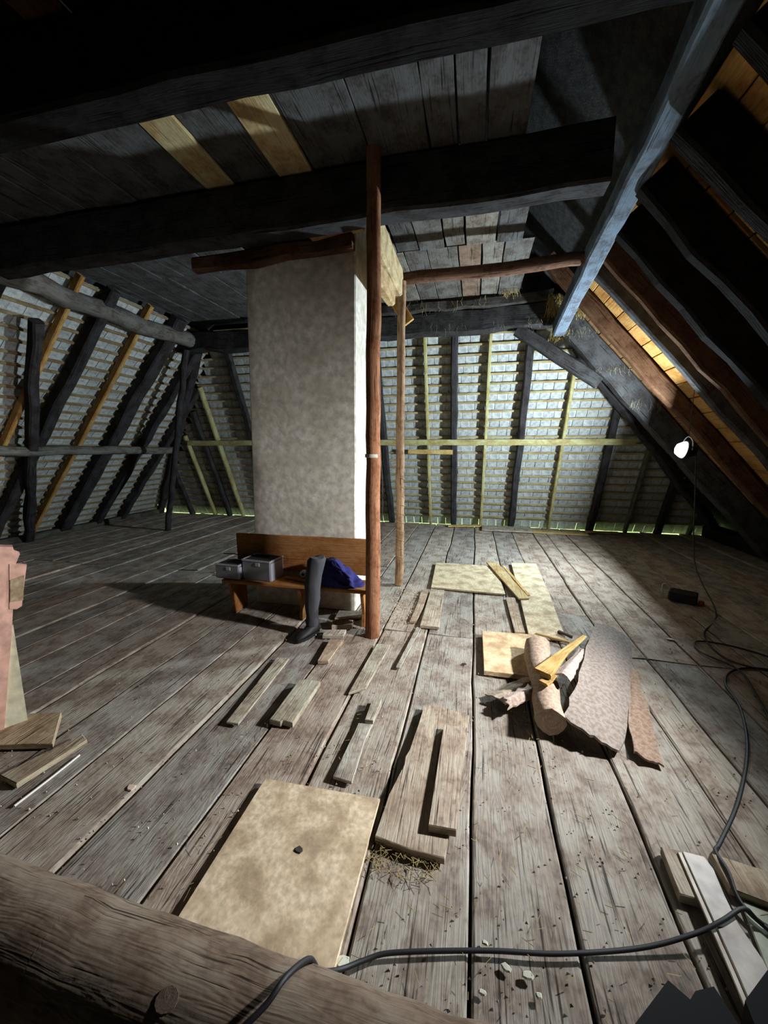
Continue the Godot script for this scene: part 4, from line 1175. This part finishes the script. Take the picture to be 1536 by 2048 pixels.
	var c2 := [Vector3(1.15, 0.03, -1.30), Vector3(1.03, 0.03, -1.44), Vector3(1.035, 0.048, -1.56), Vector3(1.045, 0.03, -1.66), Vector3(1.098, y, -1.723), Vector3(1.321, y, -1.998), Vector3(1.573, y, -2.384), Vector3(1.758, y, -2.779), Vector3(1.831, y, -3.076), Vector3(1.985, y, -3.275), Vector3(2.2, y, -3.36), Vector3(2.4, y, -3.30), Vector3(2.5, y, -3.1)]
	o = put("cable", tube(c2, 0.008, Color.WHITE, Vector3.ZERO), M.rubber)
	tag(o, "black cable winding along the right side of the floor", "cable")
	var c3 := [Vector3(1.82, y, -2.55), Vector3(1.95, y, -2.95), Vector3(2.02, 0.026, -3.28), Vector3(1.90, y, -3.55), Vector3(1.98, y, -3.75), Vector3(2.25, y, -3.70), Vector3(2.45, y, -3.50), Vector3(2.3, 0.03, -3.3), Vector3(2.05, y, -3.46), Vector3(2.1, y, -3.9), Vector3(2.5, y, -4.5), Vector3(2.70, 0.3, -5.40), Vector3(2.66, 1.2, -5.52), Vector3(2.62, 1.64, -5.52)]
	o = put("cable", tube(c3, 0.007, Color.WHITE, Vector3.ZERO), M.rubber)
	tag(o, "black cable coiled in the shade and rising to the lamp", "cable")

# ---------------------------------------------------------------- small things
func small_things():
	# portable radio-like black device with a wire handle
	var t := base("black_device", Vector3(2.33, 0.004, -4.80))
	tag(t, "small black device with a bent wire handle in the shade on the floor", "device")
	t.rotation.y = -0.5
	put("body", brick(Vector3(0.26, 0.11, 0.16), Color.WHITE, 0.012), M.black, t)
	put("handle", tube([Vector3(-0.14, 0.03, 0), Vector3(-0.19, 0.035, 0), Vector3(-0.195, 0.15, 0), Vector3(-0.17, 0.165, 0), Vector3(-0.11, 0.12, 0)], 0.005, Color.WHITE, Vector3.ZERO), M.metal, t)
	var red := put("red_cap", brick(Vector3(0.05, 0.05, 0.05), Color.WHITE, 0.01), plain(Color(0.45, 0.06, 0.05), 0.6), t)
	red.position = Vector3(0.165, 0.002, 0.03)
	# flakes of plaster and chips
	var spots := [[-0.367, -0.978, 0.03, "largest pale green flake beside the corner of the plywood sheet"], [0.163, -1.087, 0.018, "left one of two pale flakes below the foreground cable"], [0.229, -1.083, 0.020, "right one of two pale flakes below the foreground cable"], [0.086, -1.008, 0.014, "white flake in the board joint at the bottom edge"], [0.257, -1.041, 0.014, "small white flake near the bottom edge, right of the joint"], [0.097, -1.139, 0.012, "white flake in the board joint just above the foreground cable"], [-1.628, -1.386, 0.028, "pale wood chip on the left part of the floor"], [-0.022, -2.92, 0.022, "black lump on the floor beside the small thick panel"], [1.764, -3.748, 0.03, "white splinter on the floor right of the bark heap"], [-0.66, -1.27, 0.024, "dark chip lying on the plywood sheet"]]
	for q in spots:
		var n := 7
		var ring := []
		for k in n: ring.append(Vector2(q[0] + cos(TAU * k / n) * q[2] * rf(0.7, 1.2), q[1] + sin(TAU * k / n) * q[2] * rf(0.5, 0.9)))
		var dark: bool = q[3].begins_with("black") or q[3].begins_with("dark")
		board("flake", q[3], "flake", ring, 0.029 if q[3].begins_with("dark") else 0.008, 0.0045, M.plaster, Color(0.08, 0.07, 0.07) if dark else (Color(0.85, 0.7, 0.6) if q[3].begins_with("pale wood") else Color(0.86, 0.92, 0.84)), "flakes and chips on the floor")
	# loose straw and crumbs: nobody could count them
	var s := Shape.new(Color(1, 1, 1))
	s.smooth(false)
	for i in 1300:
		var x := rf(-1.4, 2.1)
		var z := -0.9 - 5.5 * pow(rng.randf(), 1.3)
		if rng.randf() < 0.12:
			x = rf(-0.37, -0.08); z = rf(-1.39, -1.27)
		var a := rf(0, PI)
		var l := rf(0.006, 0.024)
		var d := Vector3(cos(a), 0, sin(a)) * l
		var w := Vector3(-sin(a), 0, cos(a)) * rf(0.0006, 0.0013)
		var c := Vector3(x, 0.016 + rf(0, 0.006), z)
		var y := Vector3(0, 0.002, 0)
		s.tint = Color(0.9, 0.84, 0.68) * rf(0.5, 1.0)
		s.quad(c - d - w, c - d + w, c + d + w, c + d - w, Vector2.ZERO, Vector2.ZERO, Vector2.ZERO, Vector2.ZERO)
		s.quad(c - d + w - y, c + d + w - y, c + d + w, c - d + w, Vector2.ZERO, Vector2.ZERO, Vector2.ZERO, Vector2.ZERO)
	var o := put("straw", s.done(), M.straw)
	tag(o, "loose straw and hay bits scattered over the floor", "straw", "", "stuff")
	s = Shape.new(Color(1, 1, 1))
	s.smooth(false)
	for i in 2000:
		var c := Vector3(rf(-2.6, 2.2), 0.012, -0.9 - 5.0 * pow(rng.randf(), 1.4))
		var r := rf(0.002, 0.008)
		var v := rf(0.15, 1.0)
		if i > 1400:      # plaster spilt at the foot of the slim pole
			c = Vector3(rf(-0.86, -0.56), 0.012, rf(-4.5, -3.5))
			v = rf(0.8, 1.0)
		s.tint = Color(v, v * 0.9, v * 0.8)
		var a := rf(0, TAU)
		var p := []
		for k in 3: p.append(c + Vector3(cos(a + k * 2.1) * r, -0.006, sin(a + k * 2.1) * r * 0.7))
		var top := c + Vector3(0, r * 0.6, 0)
		for k in 3: s.tri(p[(k + 1) % 3], p[k], top, Vector2.ZERO, Vector2(0.1, 0), Vector2(0, 0.1))
	o = put("crumbs", s.done(), M.plaster)
	tag(o, "crumbs of plaster and wood scattered over the floor", "crumbs", "", "stuff")
